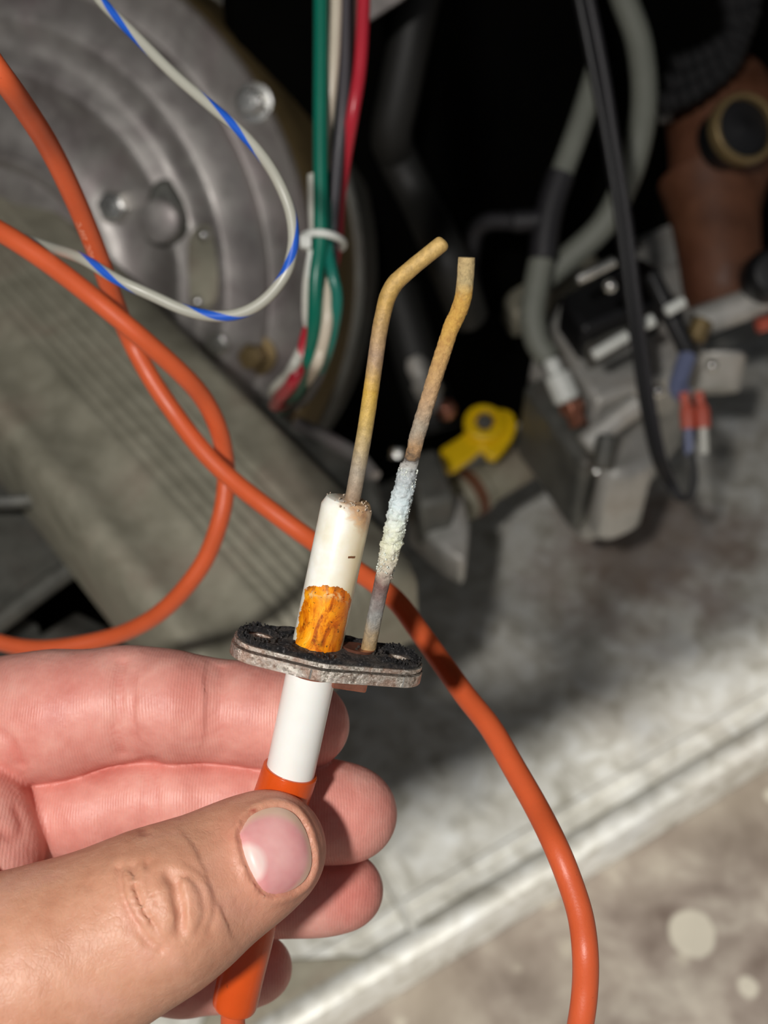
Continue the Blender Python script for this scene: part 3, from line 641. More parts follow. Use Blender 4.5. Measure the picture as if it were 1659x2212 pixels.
# flange plates
def outline(sx=1, sy=1, n=96):
    hl, hw, re = .0153 * sx, .0070 * sy, .0046
    pts = []
    base = [(-hl + re, 0), (hl - re, 0)]
    # hull of two end circles and one middle circle, by support sampling
    circ = [(-hl + re, 0, re * sy), (hl - re, 0, re * sy), (-.0015, 0, hw)]
    for k in range(n):
        th = 2 * math.pi * k / n; dx, dy = math.cos(th), math.sin(th)
        best = max(circ, key=lambda c: c[0] * dx + c[1] * dy + c[2]); pts.append((best[0] + best[2] * dx, best[1] + best[2] * dy))
    return pts
def plate_with_holes(name, z0, z1, mat, holes, sx=1, sy=1, jit=0, bev=.0003):
    bm = bmesh.new(); ol = outline(sx, sy)
    loops = [ol] + holes; es = []
    for L in loops:
        vs = [bm.verts.new((x, y, z1)) for x, y in L]
        es += [bm.edges.new((vs[i], vs[(i + 1) % len(vs)])) for i in range(len(vs))]
    bmesh.ops.triangle_fill(bm, use_beauty=True, edges=es)
    top = list(bm.faces)
    if jit:
        for it in range(3):
            bmesh.ops.subdivide_edges(bm, edges=[e for e in bm.edges if e.calc_length() > .0006], cuts=1, use_grid_fill=True)
        bmesh.ops.triangulate(bm, faces=bm.faces)
        top = list(bm.faces)
    r = bmesh.ops.extrude_face_region(bm, geom=top)
    nv = [g for g in r['geom'] if isinstance(g, bmesh.types.BMVert)]
    for v in nv: v.co.z = z0
    if jit:
        for v in bm.verts:
            if v.co.z > z0 + 1e-6:
                q = v.co * 1100; v.co.z += jit * (abs(noise.noise(q)) * 1.2 + abs(noise.noise(q * 2.7)) * .9)
                v.co.x += jit * .5 * noise.noise(q * 1.7 + Vector((9, 0, 0))); v.co.y += jit * .5 * noise.noise(q * 1.7 + Vector((0, 9, 0)))
    bmesh.ops.recalc_face_normals(bm, faces=bm.faces)
    me = bpy.data.meshes.new(name); bm.to_mesh(me); bm.free(); me.materials.append(mat)
    smooth(me, 35)
    o = bpy.data.objects.new(name, me); COL.objects.link(o); o.parent = ig
    if bev and not jit:
        b = o.modifiers.new('bevel', 'BEVEL'); b.width = bev; b.segments = 3; b.limit_method = 'ANGLE'; b.angle_limit = R(40)
    return o
def circle(cx, cy, r, n=28, e=1.0): return [(cx + r * e * math.cos(2 * math.pi * k / n), cy + r * math.sin(2 * math.pi * k / n)) for k in range(n)]
t = NT('nickel_plate'); oc = t.obj(); nz = t.noise(oc, 1500, 6, .7); n2 = t.noise(oc, 260, 3, .6, .5)
t.set(Base_Color=t.mix(t.ramp(n2, [(.42, 0), (.6, .7)]), t.ramp(nz, [(.36, srgb(120, 112, 102)), (.5, srgb(200, 194, 182)), (.62, srgb(250, 246, 236))]), srgb(150, 116, 96)), Metallic=t.ramp(n2, [(.35, .85), (.65, .5)]), Roughness=t.ramp(nz, [(.4, .32), (.7, .12)]), Normal=t.bump(nz, .6, .0005)); M['nickel'] = t.m
t = NT('charred_gasket'); oc = t.obj(); nz = t.noise(oc, 2200, 6, .75); n2 = t.noise(oc, 400, 3)
t.set(Base_Color=t.mix(t.ramp(n2, [(.5, 0), (.66, .5)]), t.ramp(nz, [(.36, srgb(18, 18, 19)), (.56, srgb(62, 61, 63)), (.68, srgb(190, 188, 186))]), srgb(118, 108, 98)), Metallic=.4, Roughness=t.ramp(nz, [(.45, .7), (.62, .18)]), Normal=t.bump(nz, 1, .0010)); M['char'] = t.m  # charred gasket; pale noise peaks paint its glints into the colour
hx = .0112
plate_with_holes('mounting_flange', -.0029, -.0011, M['nickel'], [circle(-hx, 0, .0018), circle(hx + .0003, 0, .0018)], 1.01, 1.02)
plate_with_holes('middle_plate', -.0007, .0000, M['nickel'], [circle(-hx, 0, .0020), circle(hx, 0, .0019)], 1, 1, 0, .0002)
slot = [(lo(775, 1390).x + .0024 * math.cos(2 * math.pi * k / 24), .0016 + .0016 * math.sin(2 * math.pi * k / 24)) for k in range(24)]
plate_with_holes('charred_gasket', .0001, .0005, M['char'], [circle(-hx, 0, .0026), circle(hx, 0, .0022)], .985, .96, .00045)
MB().lathe(Vector((-hx, 0, 0)), X3, Y3, Z3, [(.0030, .0006), (.0029, .0010), (.0024, .0010), (.0022, .0002)], 28, False).build('hole_rim', M['char'], ig, 0, 40, True)
cxs = lo(775, 1390).x
MB().lathe(Vector((cxs, .0004 * IYS, 0)), X3 * 1.3, Y3, Z3, [(.0019, .0007), (.0021, .0012), (.0012, .0011), (.0003, .0009)], 24).build('braze_pool', M['copper'], ig, 0, 40, True)
MB().lathe(Vector((xo, 0, 0)), X3, Y3, Z3, [(rc * 1.05, -.0042), (rc * 1.12, -.0036), (rc * 1.12, -.0028), (rc * 1.0, -.0025)], 48).build('sealing_ring', M['copper'], ig, 0, 40, True)
m = MB(); c0 = Vector((xo + rc + .0022, 0, -.0048)); 
m.prism([c0 + Vector((-.003, -.003, .0022)), c0 + Vector((.0026, -.003, .0022)), c0 + Vector((.0026, .003, .0022)), c0 + Vector((-.003, .003, .0022))], Vector((0, 0, -.0028))).build('weld_tab', M['copper'], ig, .0003, 40, True)
m = MB(); rnd = random.Random(5); ol = outline(.985, .96, 400)
for k in range(420):
    x, y = rnd.choice(ol); s_ = rnd.uniform(.78, 1.0) if rnd.random() < .7 else rnd.uniform(.3, 1)
    c = Vector((x * s_, y * s_, .0009 + rnd.random() * .0003))
    if abs(c.x - xo) < .004 and abs(c.y) < .004: continue
    if min((c.xy - Vector((q, 0))).length for q in (-hx, hx)) < .0027: continue
    r = rnd.uniform(.00008, .00026); m.lathe(c, X3, Y3, Z3, [(r * .6, -r * 1.5), (r, -.1 * r), (r * .6, r * .7), (r * .1, r)], 5)
o = m.build('soot_grit', M['char'], ig, 0, 30, True); o['kind'] = 'stuff'

for (a_x, a_y) in ((628, 1440), (824, 1462)):
    q = lo(a_x, a_y); yy = IYS * .0072 * (1 - .18 * abs(q.x + .0015) / .012) if False else IYS * .0
    best = min(outline(1.01, 1.02, 200), key=lambda p: abs(p[0] - q.x) + (0 if p[1] * IYS > 0 else 9))
    c = Vector((best[0], best[1], 0))
    MB().tube([c + Vector((0, 0, -.0028)), c + Vector((0, 0, -.0012))], .00016, 8).build('press_mark', M['bright'], ig, 0, 40, True)
# boot and cable
bz1 = lo(507, 2168).z
boc = MB(); bp = [(xo, zb + .0003)]
pts = []; rr = []
for (px_, py_, r) in [(619, 1650, .00455), (611, 1700, .0046), (596, 1760, .0046), (575, 1850, .0043), (556, 1940, .0041), (538, 2030, .0040), (520, 2110, .0039), (509, 2160, .00388), (506, 2174, .00370)]:
    v = lo(px_, py_); pts.append(v); rr.append(r)
pts[0] = Vector((xo, 0, zb + .0002)); pts[1].x = (pts[1].x + xo) / 2
P = spline([(v.x, v.y, v.z, r) for v, r in zip(pts, rr)], 6)
boc.tube([Vector(p[:3]) for p in P], [p[3] for p in P], 40); boc.build('cable_boot', M['boot'], ig, .0002, 50, True)

cbp = [(507, 2160), (505, 2230), (540, 2380), (700, 2560), (930, 2600), (1130, 2480), (1230, 2320), (1254, 2212), (1264, 2130), (1264, 2055), (1254, 1979), (1231, 1904), (1201, 1829), (1161, 1748), (1110, 1658), (1060, 1572), (1005, 1502), (955, 1432), (904, 1361), (849, 1291), (760, 1225), (670, 1165), (575, 1095), (500, 1035), (435, 970), (375, 890), (325, 815), (280, 730), (247, 650), (214, 557), (166, 440), (113, 330), (64, 250), (0, 160), (-80, 60), (-220, -20), (-380, 60), (-400, 230), (-260, 370), (-120, 440), (0, 500), (100, 565), (200, 642), (300, 725), (390, 805), (440, 862), (473, 930), (487, 1000), (487, 1060), (475, 1125), (445, 1205), (400, 1270), (350, 1320), (300, 1352), (240, 1376), (150, 1395), (75, 1400), (0, 1388), (-110, 1350), (-260, 1280)]
bot_d = (CAMP - (IM @ lo(507, 2160))).dot(-FW)
dd = {0: bot_d, 1: bot_d + .001, 2: .214, 4: .205, 7: .196, 9: .196, 12: .204, 15: .226, 17: .243, 19: .256, 21: .272, 23: .279, 25: .283, 27: .2815, 29: .262, 31: .238, 33: .214, 35: .215, 38: .235, 40: .252, 42: .262, 43: .2655, 45: .278, 47: .2885, 49: .290, 51: .295, 54: .31, 57: .318, 59: .325}
ks = sorted(dd); dv = np.interp(range(len(cbp)), ks, [dd[k] for k in ks])
cpath = path([(p[0], p[1], d) for p, d in zip(cbp, dv)], 8)
rw = .0021
m = MB(); m.tube(cpath, rw, 24); m.build('orange_cable', M['orange'], ig)
# printed lettering on the cable
cu = bpy.data.curves.new('t', 'FONT'); cu.body = 'VDC  250\u00b0C'; cu.size = .00155; cu.align_x = 'LEFT'; cu.space_character = 1.12
to = bpy.data.objects.new('t', cu); COL.objects.link(to); bpy.context.view_layer.update()
tm = bpy.data.meshes.new_from_object(to.evaluated_get(bpy.context.evaluated_depsgraph_get()))
bpy.data.objects.remove(to)
bm = bmesh.new(); bm.from_mesh(tm); bmesh.ops.triangulate(bm, faces=bm.faces)
for it in range(2): bmesh.ops.subdivide_edges(bm, edges=[e for e in bm.edges if e.calc_length() > .0003], cuts=1)
cp = [Vector(p) for p in cpath]
i0 = min(range(len(cp)), key=lambda i: (cp[i] - at(212, 552, .26)).length if 20 * 8 < i < 34 * 8 else 9)
S = [0]
for i in range(i0, i0 + 30): S.append(S[-1] + (cp[i + 1] - cp[i]).length)
for v in bm.verts:
    s_ = v.co.x * 1.12; k = 0
    while k < 28 and S[k + 1] < s_: k += 1
    f = (s_ - S[k]) / (S[k + 1] - S[k]); c = cp[i0 + k].lerp(cp[i0 + k + 1], f); tg = (cp[i0 + k + 1] - cp[i0 + k]).normalized()
    view = (CAMP - c).normalized(); view = (view - tg * view.dot(tg)).normalized(); sd_ = view.cross(tg)
    if sd_.x > 0: sd_ = -sd_                                  # towards the left of the picture
    th = .42 + v.co.y / rw
    v.co = c + (view * math.cos(th) + sd_ * math.sin(th)) * (rw + .00003)
me = bpy.data.meshes.new('printed_text'); bm.to_mesh(me); bm.free(); me.materials.append(plain('pale_print', srgb(246, 180, 150), .6, 0, .05, bump=0))
me.transform(IMI)
to = bpy.data.objects.new('printed_text', me); COL.objects.link(to); to.parent = ig

# ------------------------------------------------------------------ the hand: one signed-distance body, polygonised
H = .00045
def cs(px, py, d): return np.array([(px - CX) / F * d, -(py - CY) / F * d, d])
lo3 = np.array([-.142, -.112, .160]); hi3 = np.array([.010, -.018, .268])
N = np.ceil((hi3 - lo3) / H).astype(int)
gx = (lo3[0] + H * np.arange(N[0])).astype(np.float32); gy = (lo3[1] + H * np.arange(N[1])).astype(np.float32); gz_ = (lo3[2] + H * np.arange(N[2])).astype(np.float32)
def smin(a, b, k):
    h = np.maximum(k - np.abs(a - b), 0) / k; return np.minimum(a, b) - h * h * k * .25
def cap(field, p, q, k, mar=.009):
    A = cs(*p[:3]); B = cs(*q[:3]); ra = p[3] * p[2] / F; rb = q[3] * q[2] / F
    l3 = np.minimum(A - ra, B - rb) - mar; h3 = np.maximum(A + ra, B + rb) + mar
    i0 = np.clip(((l3 - lo3) / H).astype(int), 0, N); i1 = np.clip(((h3 - lo3) / H).astype(int) + 1, 0, N)
    if (i1 <= i0).any(): return
    X = gx[i0[0]:i1[0], None, None] - np.float32(A[0]); Y = gy[None, i0[1]:i1[1], None] - np.float32(A[1]); Z = gz_[None, None, i0[2]:i1[2]] - np.float32(A[2])
    D = (B - A).astype(np.float32); L2 = float((D * D).sum()) or 1e-9
    t = np.clip((X * D[0] + Y * D[1] + Z * D[2]) / L2, 0, 1)
    dist = np.sqrt((X - t * D[0]) ** 2 + (Y - t * D[1]) ** 2 + (Z - t * D[2]) ** 2) - (ra + t * (rb - ra)).astype(np.float32)
    s = (slice(i0[0], i1[0]), slice(i0[1], i1[1]), slice(i0[2], i1[2]))
    field[s] = smin(field[s], dist, k)
def group(chain, k=.004, extra=()):
    f = np.full(N, .02, np.float32)
    for a, b in zip(chain, chain[1:]): cap(f, a, b, k)
    for e in extra: cap(f, e[0], e[1], k)
    return f
fing = {
 'index': [(-380, 1660, .236, 150), (-60, 1565, .2245, 138), (60, 1552, .219, 130), (140, 1541, .2170, 126), (250, 1521, .2160, 110), (300, 1520, .2160, 108), (380, 1528, .2158, 108), (475, 1535, .2165, 95), (540, 1542, .2165, 96), (610, 1553, .2168, 96), (664, 1566, .2175, 91)],
 'middle': [(-380, 1810, .240, 140), (50, 1762, .2225, 110), (190, 1757, .2195, 93), (320, 1722, .2185, 84), (380, 1722, .2185, 88), (520, 1730, .2195, 90), (620, 1742, .2195, 96), (700, 1752, .220, 100), (757, 1758, .2205, 101)],
 'ring': [(-370, 1960, .244, 130), (150, 1945, .231, 92), (400, 1935, .2265, 88), (600, 1930, .2250, 82), (690, 1926, .2250, 83), (746, 1924, .2255, 82)],
 'pinky': [(-320, 2090, .247, 115), (150, 2112, .238, 80), (400, 2110, .232, 74), (500, 2102, .231, 72), (558, 2092, .2315, 73)]}
G = {}
for k_, c_ in fing.items(): G[k_] = group(c_, .004)
th = group([(-620, 2330, .205, 300), (-300, 2270, .195, 290), (-120, 2200, .189, 250), (20, 2128, .1885, 212), (110, 2088, .1888, 190), (200, 2045, .1898, 171), (290, 1998, .1903, 156), (352, 1967, .191, 150), (410, 1936, .192, 134), (470, 1899, .1938, 115), (530, 1864, .1958, 103), (565, 1842, .1970, 97), (590, 1827, .1974, 93)], .006,
           [((500, 1882, .1965, 92), (582, 1838, .199, 84))])
wb = group([(-60, 1765, .2110, 118), (-52, 1835, .2105, 136)], .006, [((-80, 1830, .2095, 140), (-260, 2080, .205, 240)), ((-260, 1760, .215, 190), (-500, 2050, .212, 290))])
pm = group([(-380, 1700, .240, 170), (-380, 1950, .246, 180), (-340, 2120, .248, 150)], .012,
           [((-380, 1760, .238, 180), (-1100, 2050, .235, 300)), ((-360, 2050, .246, 180), (-1100, 2150, .240, 280)), ((-600, 2250, .212, 300), (-1150, 2150, .230, 290)), ((-1100, 2090, .235, 310), (-1900, 2200, .245, 330))])
S_ = G['index']
S_ = smin(S_, G['middle'], .0005); S_ = smin(S_, G['ring'], .0005); S_ = smin(S_, G['pinky'], .0005)
S_ = smin(S_, pm, .008)
fingers_f = S_.copy()
S_ = smin(S_, wb, .0016)
S_ = smin(S_, th, .0045 if False else .0018)
tw = smin(th, wb, .010)
S_ = np.minimum(S_, np.where((gx[:, None, None] < cs(-10, 1900, .2)[0]), tw, 1.0).astype(np.float32))

def surf_depth(field, px, py, d0=.165, d1=.245):     # first hit of the camera ray
    ds = np.arange(d0, d1, .00015); P = np.stack([(px - CX) / F * ds, -(py - CY) / F * ds, ds], 1)
    idx = (P - lo3) / H; i = np.floor(idx).astype(int); f = idx - i
    ok = ((i >= 0) & (i < N - 1)).all(1)
    val = np.full(len(ds), 1.0)
    ii, ff = i[ok], f[ok]; acc = 0
    for a in (0, 1):
        for b in (0, 1):
            for c in (0, 1):
                wgt = (ff[:, 0] if a else 1 - ff[:, 0]) * (ff[:, 1] if b else 1 - ff[:, 1]) * (ff[:, 2] if c else 1 - ff[:, 2])
                acc = acc + wgt * field[ii[:, 0] + a, ii[:, 1] + b, ii[:, 2] + c]
    val[ok] = acc; hit = np.where(val < 0)[0]
    if len(hit) == 0: return None
    h_ = hit[0]
    return float(ds[h_]) if h_ == 0 else float(ds[h_] - (ds[1] - ds[0]) * val[h_] / (val[h_] - val[h_ - 1]))
def carve(field, ref, poly, amp, wid):               # gaussian groove (amp > 0) or ridge (amp < 0) along a line on the skin
    P = [p[:2] for p in spline([(a, b) for a, b in poly], 6)]; pts = []
    for (x, y) in P:
        d = surf_depth(ref, x, y)
        if d: pts.append(cs(x, y, d))
    for A, B in zip(pts, pts[1:]):
        if np.linalg.norm(A - B) > .006: continue
        mar = wid * 2.6
        l3 = np.minimum(A, B) - mar; h3 = np.maximum(A, B) + mar
        i0 = np.clip(((l3 - lo3) / H).astype(int), 0, N); i1 = np.clip(((h3 - lo3) / H).astype(int) + 1, 0, N)
        X = gx[i0[0]:i1[0], None, None] - A[0]; Y = gy[None, i0[1]:i1[1], None] - A[1]; Z = gz_[None, None, i0[2]:i1[2]] - A[2]
        D = B - A; L2 = float((D * D).sum()) or 1e-12
        t = np.clip((X * D[0] + Y * D[1] + Z * D[2]) / L2, 0, 1)
        q = (X - t * D[0]) ** 2 + (Y - t * D[1]) ** 2 + (Z - t * D[2]) ** 2
        s = (slice(i0[0], i1[0]), slice(i0[1], i1[1]), slice(i0[2], i1[2]))
        G_ = CARVE[s]; val = (amp * np.exp(-q / (wid * wid))).astype(np.float32)
        CARVE[s] = np.where(np.abs(val) > np.abs(G_), val, G_)
def flush():
    global CARVE, S_, TOT
    S_ = S_ + CARVE; TOT = CARVE; CARVE = np.zeros(N, np.float32)
TOT = np.zeros(N, np.float32)
CARVE = np.zeros(N, np.float32)
ref = S_.copy()
# broad forms first
carve(S_, ref, [(258, 1440), (250, 1530), (262, 1625)], .0007, .0028)
carve(S_, ref, [(480, 1455), (478, 1540), (482, 1628)], .0006, .0028)
carve(S_, ref, [(318, 1650), (326, 1720), (330, 1775)], .0006, .0028)
carve(S_, ref, [(370, 1460), (372, 1560)], -.0007, .005)
carve(S_, ref, [(340, 1900), (372, 1960), (392, 2040)], -.0009, .006)
carve(S_, ref, [(470, 1800), (500, 1900), (540, 1960)], .0006, .004)
flush()
carve(S_, ref, [(262, 1428), (254, 1475), (256, 1530), (250, 1590), (262, 1632)], .0013, .0008)
carve(S_, ref, [(284, 1450), (288, 1500), (284, 1560), (292, 1630)], .0004, .0006)
carve(S_, ref, [(480, 1440), (480, 1500), (476, 1570), (482, 1630)], .0007, .0006)
carve(S_, ref, [(308, 1640), (312, 1700), (308, 1780), (314, 1800)], .0007, .0006)
carve(S_, ref, [(330, 1640), (334, 1710), (340, 1775)], .0005, .0006)
# thumb knuckle wrinkles
rw_ = random.Random(21)
def wob(wl, a): return [(x + rw_.uniform(-a, a), y + rw_.uniform(-a, a)) for x, y in wl]
for wl, am, wd in [
    ([(366, 1893), (378, 1915), (384, 1945), (388, 1975), (386, 2012)], .0009, .0010),
    ([(352, 1886), (366, 1894), (384, 1892), (398, 1902)], .0006, .0006),
    ([(318, 1866), (320, 1900), (332, 1936), (352, 1968), (366, 1996), (368, 2018)], .0007, .0006),
    ([(292, 1868), (290, 1900), (300, 1940), (318, 1978), (340, 2012)], .0006, .0006),
    ([(256, 1876), (258, 1910), (272, 1952), (294, 1992), (316, 2026), (346, 2052)], .0007, .0007),
    ([(236, 1900), (244, 1940), (262, 1980), (284, 2010)], .0003, .0007),
    ([(408, 1896), (428, 1918), (438, 1948), (438, 1980), (424, 2006), (404, 2022)], .0004, .0006),
    ([(420, 1872), (448, 1898), (462, 1932), (464, 1970), (452, 2004)], .0004, .0006),
    ([(448, 1866), (474, 1896), (484, 1930), (482, 1968)], .00015, .0006),
    ([(336, 2010), (356, 2034), (382, 2046), (402, 2040)], .0005, .0007),
    ([(402, 2040), (398, 2060), (404, 2082)], .0004, .0006),
    ([(196, 1912), (204, 1950), (222, 1990)], .0002, .0009), ([(336, 1890), (344, 1920), (358, 1948)], .0004, .0005)]:
    carve(S_, ref, wob(wl, 2.5), am, wd)
for k in range(30):
    x = 200 + k * 9.5 + rw_.uniform(-5, 5); y = 1905 - (x - 215) * .22 + rw_.uniform(0, 30); L_ = rw_.uniform(50, 110)
    carve(S_, ref, wob([(x, y), (x + L_ * .12, y + L_ * .4), (x + L_ * .36, y + L_ * .85)], 4), rw_.uniform(.00015, .0003), .0005)
for wl in ([(398, 1915), (410, 1950), (408, 1990)], [(340, 1925), (352, 1950), (366, 1978)], [(276, 1900), (284, 1945), (306, 1990)]):
    carve(S_, ref, wl, -.0005, .0011)
# web and palm folds
carve(S_, ref, [(-10, 1790), (30, 1810), (50, 1790), (38, 1750)], .0005, .0009)
carve(S_, ref, [(-20, 1570), (20, 1600), (42, 1650)], .0006, .0010)
NAIL = [(517, 1800), (536, 1768), (565, 1750), (600, 1744), (634, 1757), (658, 1790), (671, 1832), (672, 1872), (655, 1905), (622, 1926), (588, 1931), (566, 1920), (545, 1888), (528, 1846)]
nl = [tuple(p[:2]) for p in spline(NAIL + [NAIL[0]], 4)]
cn = np.array([596, 1840])
fold = [tuple(cn + (np.array(p) - cn) * 1.075) for p in nl]
carve(S_, ref, [tuple(cn + (np.array(p) - cn) * 1.0) for p in nl[::4]] + [nl[0]], .0009, .0006)
carve(S_, ref, [tuple(cn + (np.array(p) - cn) * 1.13) for p in nl[::4]] + [tuple(cn + (np.array(nl[0]) - cn) * 1.13)], -.0005, .0009)
flush()

def nets(S, lo3, H):
    sg = S < 0
    nx, ny, nz = S.shape
    c = sg[:-1, :-1, :-1].astype(np.int8)
    cnt = np.zeros((nx - 1, ny - 1, nz - 1), np.int8)
    for a in (0, 1):
        for b in (0, 1):
            for d in (0, 1): cnt += sg[a:nx - 1 + a, b:ny - 1 + b, d:nz - 1 + d]
    act = np.argwhere((cnt > 0) & (cnt < 8))
    vid = -np.ones(cnt.shape, np.int32); vid[act[:, 0], act[:, 1], act[:, 2]] = np.arange(len(act))
    acc = np.zeros((len(act), 3)); num = np.zeros(len(act))
    cor = [(a, b, d) for a in (0, 1) for b in (0, 1) for d in (0, 1)]
    val = {q: S[act[:, 0] + q[0], act[:, 1] + q[1], act[:, 2] + q[2]].astype(float) for q in cor}
    for p in cor:
        for ax in range(3):
            if p[ax] == 0:
                q = list(p); q[ax] = 1; q = tuple(q); a, b = val[p], val[q]; m = (a < 0) != (b < 0)
                t = np.where(m, a / np.where(m, a - b, 1), 0)
                pos = np.array(p, float)[None].repeat(len(act), 0); pos[:, ax] += t
                acc += pos * m[:, None]; num += m
    V_ = (act + acc / num[:, None]) * H + lo3
    Fq = []
    for ax in range(3):
        sl0 = [slice(None)] * 3; sl1 = [slice(None)] * 3; sl0[ax] = slice(0, -1); sl1[ax] = slice(1, None)
        e = np.argwhere(sg[tuple(sl0)] != sg[tuple(sl1)])
        o1, o2 = [(1, 2), (2, 0), (0, 1)][ax]
        e = e[(e[:, o1] > 0) & (e[:, o2] > 0) & (e[:, o1] < S.shape[o1] - 1) & (e[:, o2] < S.shape[o2] - 1)]
        ins = sg[e[:, 0], e[:, 1], e[:, 2]]
        def cell(d1, d2):
            q = e.copy(); q[:, o1] -= d1; q[:, o2] -= d2; return vid[q[:, 0], q[:, 1], q[:, 2]]
        quad = np.stack([cell(0, 0), cell(1, 0), cell(1, 1), cell(0, 1)], 1)
        quad[~ins] = quad[~ins][:, ::-1]; Fq.append(quad)
    return V_, np.concatenate(Fq)
# close the body at the cut behind the wrist
S_[0] = .01; S_[-1] = .01; S_[:, 0] = .01; S_[:, -1] = .01; S_[:, :, 0] = .01; S_[:, :, -1] = .01
Vc, Q = nets(S_, lo3, H)
# light relaxing
e_a = np.concatenate([Q[:, 0], Q[:, 1], Q[:, 2], Q[:, 3]]); e_b = np.concatenate([Q[:, 1], Q[:, 2], Q[:, 3], Q[:, 0]])
deg = np.bincount(e_a, minlength=len(Vc)) + np.bincount(e_b, minlength=len(Vc))
for it in range(2):
    ac = np.zeros_like(Vc)
    for c in range(3): ac[:, c] = np.bincount(e_a, Vc[e_b, c], len(Vc)) + np.bincount(e_b, Vc[e_a, c], len(Vc))
    Vc = .55 * Vc + .45 * ac / deg[:, None]
B3 = np.array([list(RT), list(UP), list(FW)])
hand_loc = Vector(at(350, 1800, .22))
Vw = Vc @ B3 + np.array(list(CAMP)) - np.array(list(hand_loc))
me = bpy.data.meshes.new('hand')
me.vertices.add(len(Vw)); me.vertices.foreach_set('co', Vw.astype(np.float32).ravel())
me.loops.add(Q.size); me.loops.foreach_set('vertex_index', Q[:, ::-1].astype(np.int32).ravel())
me.polygons.add(len(Q)); me.polygons.foreach_set('loop_start', np.arange(0, Q.size, 4, dtype=np.int32)); me.polygons.foreach_set('use_smooth', np.ones(len(Q), bool))
me.update(calc_edges=True); me.validate()
# masks: palm-side skin or back-of-thumb skin, and redness
ii = np.clip(((Vc - lo3) / H).round().astype(int), 0, N - 1)
fth = th[ii[:, 0], ii[:, 1], ii[:, 2]]; ffi = np.minimum(fingers_f, wb)[ii[:, 0], ii[:, 1], ii[:, 2]]
back = np.clip((ffi - fth) / .004 + .5, 0, 1)
pxv = Vc[:, 0] / Vc[:, 2] * F + CX; pyv = -Vc[:, 1] / Vc[:, 2] * F + CY
back *= np.clip(1.25 - (Vc[:, 2] - .188) / .016 , 0, 1)
red = np.zeros(len(Vc))
for (x, y, r, a) in [(690, 1570, 70, .8), (785, 1760, 90, .7), (760, 1930, 90, .9), (590, 2095, 60, .6), (560, 1920, 90, .35), (150, 1490, 90, .5), (420, 1500, 70, .5), (60, 1540, 60, .35), (30, 1640, 60, .5), (200, 1650, 60, .3), (600, 1830, 110, .3), (140, 1780, 60, .4), (510, 1800, 50, .4)]:
    red += a * np.exp(-((pxv - x) ** 2 + (pyv - y) ** 2) / r ** 2)
blood = np.exp(-(((pxv - 548) / 9) ** 2 + ((pyv - 1752) / 4.5) ** 2) * 1.2) * (Vc[:, 2] < .2)
red += np.clip(TOT[ii[:, 0], ii[:, 1], ii[:, 2]] * 1100, 0, .9) * (1 - .75 * back)
fv = np.sort(np.stack([g_[ii[:, 0], ii[:, 1], ii[:, 2]] for g_ in list(G.values()) + [wb]], 1), 1)
red += .8 * np.clip(1 - fv[:, 1] / .0022, 0, 1)  # deeper red where fingers touch, painting in the crease shade
at_ = me.color_attributes.new('skin', 'FLOAT_COLOR', 'POINT')
at_.data.foreach_set('color', np.stack([back, np.clip(red, 0, 1), blood, np.ones(len(Vc))], 1).astype(np.float32).ravel())
t = NT('skin'); att = t.n('VertexColor', layer_name='skin'); sc_ = t.n('SeparateColor'); t.l(att.outputs[0], sc_.inputs[0])
bk, rd, bd = sc_.outputs[0], sc_.outputs[1], sc_.outputs[2]
P = t.obj(); n1 = t.noise(P, 90, 4, .6, .3); n2 = t.noise(P, 420, 5, .6)
palm = t.ramp(n1, [(.3, srgb(206, 136, 124)), (.5, srgb(219, 155, 142)), (.72, srgb(228, 174, 160))])
palm = t.mix(t.math('MULTIPLY', rd, .62), palm, srgb(204, 112, 100))
dors = t.ramp(n1, [(.3, srgb(196, 140, 112)), (.52, srgb(208, 154, 126)), (.72, srgb(214, 160, 138))])
dors = t.mix(t.math('MULTIPLY', rd, .6), dors, srgb(220, 140, 122))
c = t.mix(bk, palm, dors)
c = t.mix(.3, c, t.ramp(n2, [(.35, .36), (.65, .62)]), 'SOFT_LIGHT')
c = t.mix(t.math('MULTIPLY', bd, .85), c, srgb(150, 20, 18))
# friction ridges run across the fingers; fine lattice on the back
wv = t.n('TexWave', wave_type='BANDS', bands_direction='X'); t.l(P, wv.inputs['Vector'])
wv.inputs['Scale'].default_value = 640; wv.inputs['Distortion'].default_value = 14; wv.inputs['Detail'].default_value = 2.5; wv.inputs['Detail Scale'].default_value = .12; wv.inputs['Detail Roughness'].default_value = .5
vo = t.n('TexVoronoi', feature='DISTANCE_TO_EDGE'); vo.inputs['Scale'].default_value = 1500
mp = t.n('Mapping'); mp.inputs['Rotation'].default_value = (0, 0, .5); mp.inputs['Scale'].default_value = (1, .45, 1); t.l(P, mp.inputs['Vector']); t.l(mp.outputs[0], vo.inputs['Vector'])
inv = t.math('SUBTRACT', 1.0, bk)
hgt = t.math('ADD', t.math('MULTIPLY', wv.outputs['Fac'], t.math('MULTIPLY', inv, .55)), t.math('MULTIPLY', t.ramp(vo.outputs['Distance'], [(0, 0), (.12, 1)]), t.math('MULTIPLY', bk, .45)))
b1 = t.bump(n2, .35, .0006); b2 = t.bump(hgt, .17, .0003, b1)
t.set(Base_Color=c, Roughness=.46, Subsurface_Weight=.22, Subsurface_Scale=.0035, Normal=b2, Specular_IOR_Level=.4)
t.b.inputs['Subsurface Radius'].default_value = (1, .32, .2)
me.materials.append(t.m)
ho = bpy.data.objects.new('hand', me); COL.objects.link(ho); ho.location = hand_loc; ho.matrix_world = Matrix.Translation(hand_loc)
tag(ho, 'bare left hand pinching the orange boot between thumb and curled fingers', 'hand')

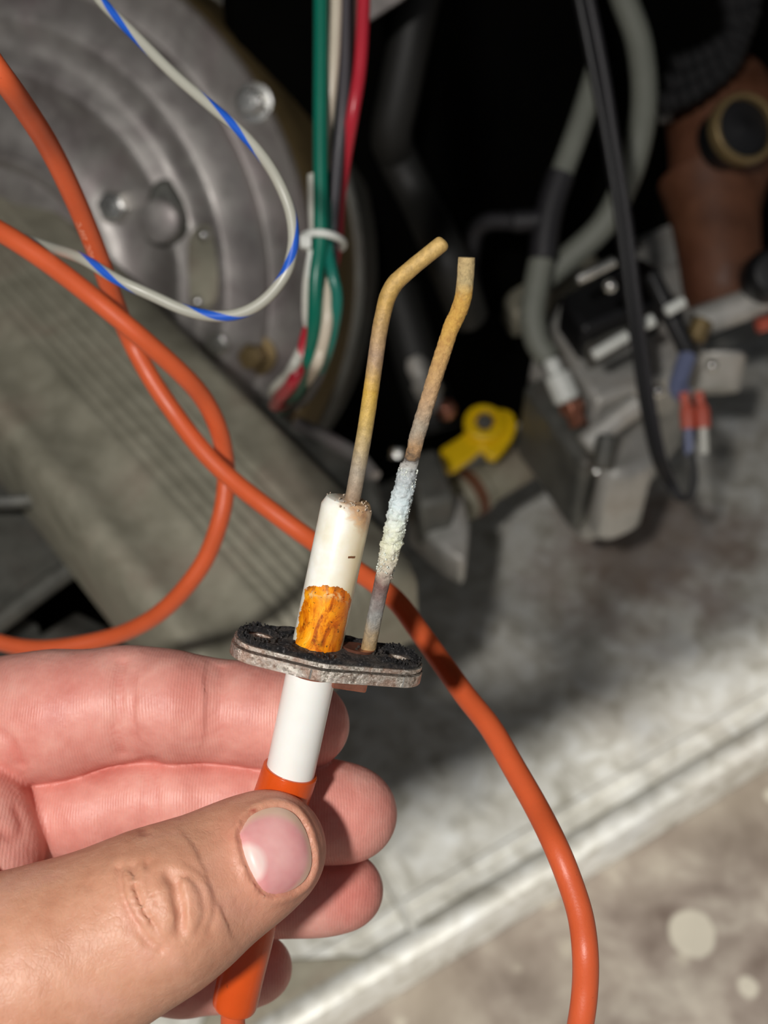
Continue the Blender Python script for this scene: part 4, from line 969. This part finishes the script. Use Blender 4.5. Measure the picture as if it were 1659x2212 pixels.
# thumb nail, laid on the thumb
ncell = 22; vs = []; cols = []; idx = {}
poly = np.array(nl[:-1])
qs = [cn + (p - cn) * r_ for p in poly for r_ in (.3, .6, .85)]
dsn = np.array([surf_depth(ref, q[0], q[1]) or .19 for q in qs]); qq = (np.array(qs) - cn) / 80
def quad(u): return np.stack([np.ones(len(u)), u[:, 0], u[:, 1], u[:, 0] ** 2, u[:, 1] ** 2, u[:, 0] * u[:, 1]], 1)
cf = np.linalg.lstsq(quad(qq), dsn, rcond=None)[0]
m = MB(); rings = []
for rr_ in np.linspace(0, 1, 12):
    rg = []
    for p in poly:
        q = cn + (p - cn) * rr_
        d = float((quad(((q - cn) / 80)[None]) @ cf)[0])
        lift = .00045 * (1 - rr_ ** 6) - (.0005 * rr_ ** 8)
        rg.append(at(q[0], q[1], d - lift))
    rings.append(rg)
K = len(poly); m.v = [rings[0][0]] + [p for rg in rings[1:] for p in rg]
m.f = [(0, 1 + i, 1 + (i + 1) % K) for i in range(K)]
for j in range(len(rings) - 2):
    b = 1 + j * K; m.f += [(b + i, b + K + i, b + K + (i + 1) % K, b + (i + 1) % K) for i in range(K)]
t = NT('nail_keratin'); P = t.geo()
lun = t.n('VectorMath', operation='DISTANCE'); t.l(P, lun.inputs[0]); ld = surf_depth(ref, 530, 1868) or .195; lun.inputs[1].default_value = at(530, 1868, ld)
tipd = t.n('VectorMath', operation='DISTANCE'); t.l(P, tipd.inputs[0]); td = surf_depth(ref, 588, 1852) or .195; tipd.inputs[1].default_value = at(588, 1852, td)
c = t.ramp(t.noise(P, 160, 3), [(.3, srgb(222, 150, 150)), (.7, srgb(236, 180, 176))])
c = t.mix(t.ramp(t.math('MULTIPLY', lun.outputs['Value'], 100), [(.26, .8), (.36, 0)]), c, srgb(242, 220, 212))
c = t.mix(t.ramp(t.math('MULTIPLY', tipd.outputs['Value'], 100), [(.58, 0), (.7, .75)]), c, srgb(228, 200, 172))
t.set(Base_Color=c, Roughness=.42, Subsurface_Weight=.15, Subsurface_Scale=.002, Normal=t.bump(t.noise(P, 500, 3), .05, .0005))
no = m.build('thumb_nail', t.m, ho, 0, 80)
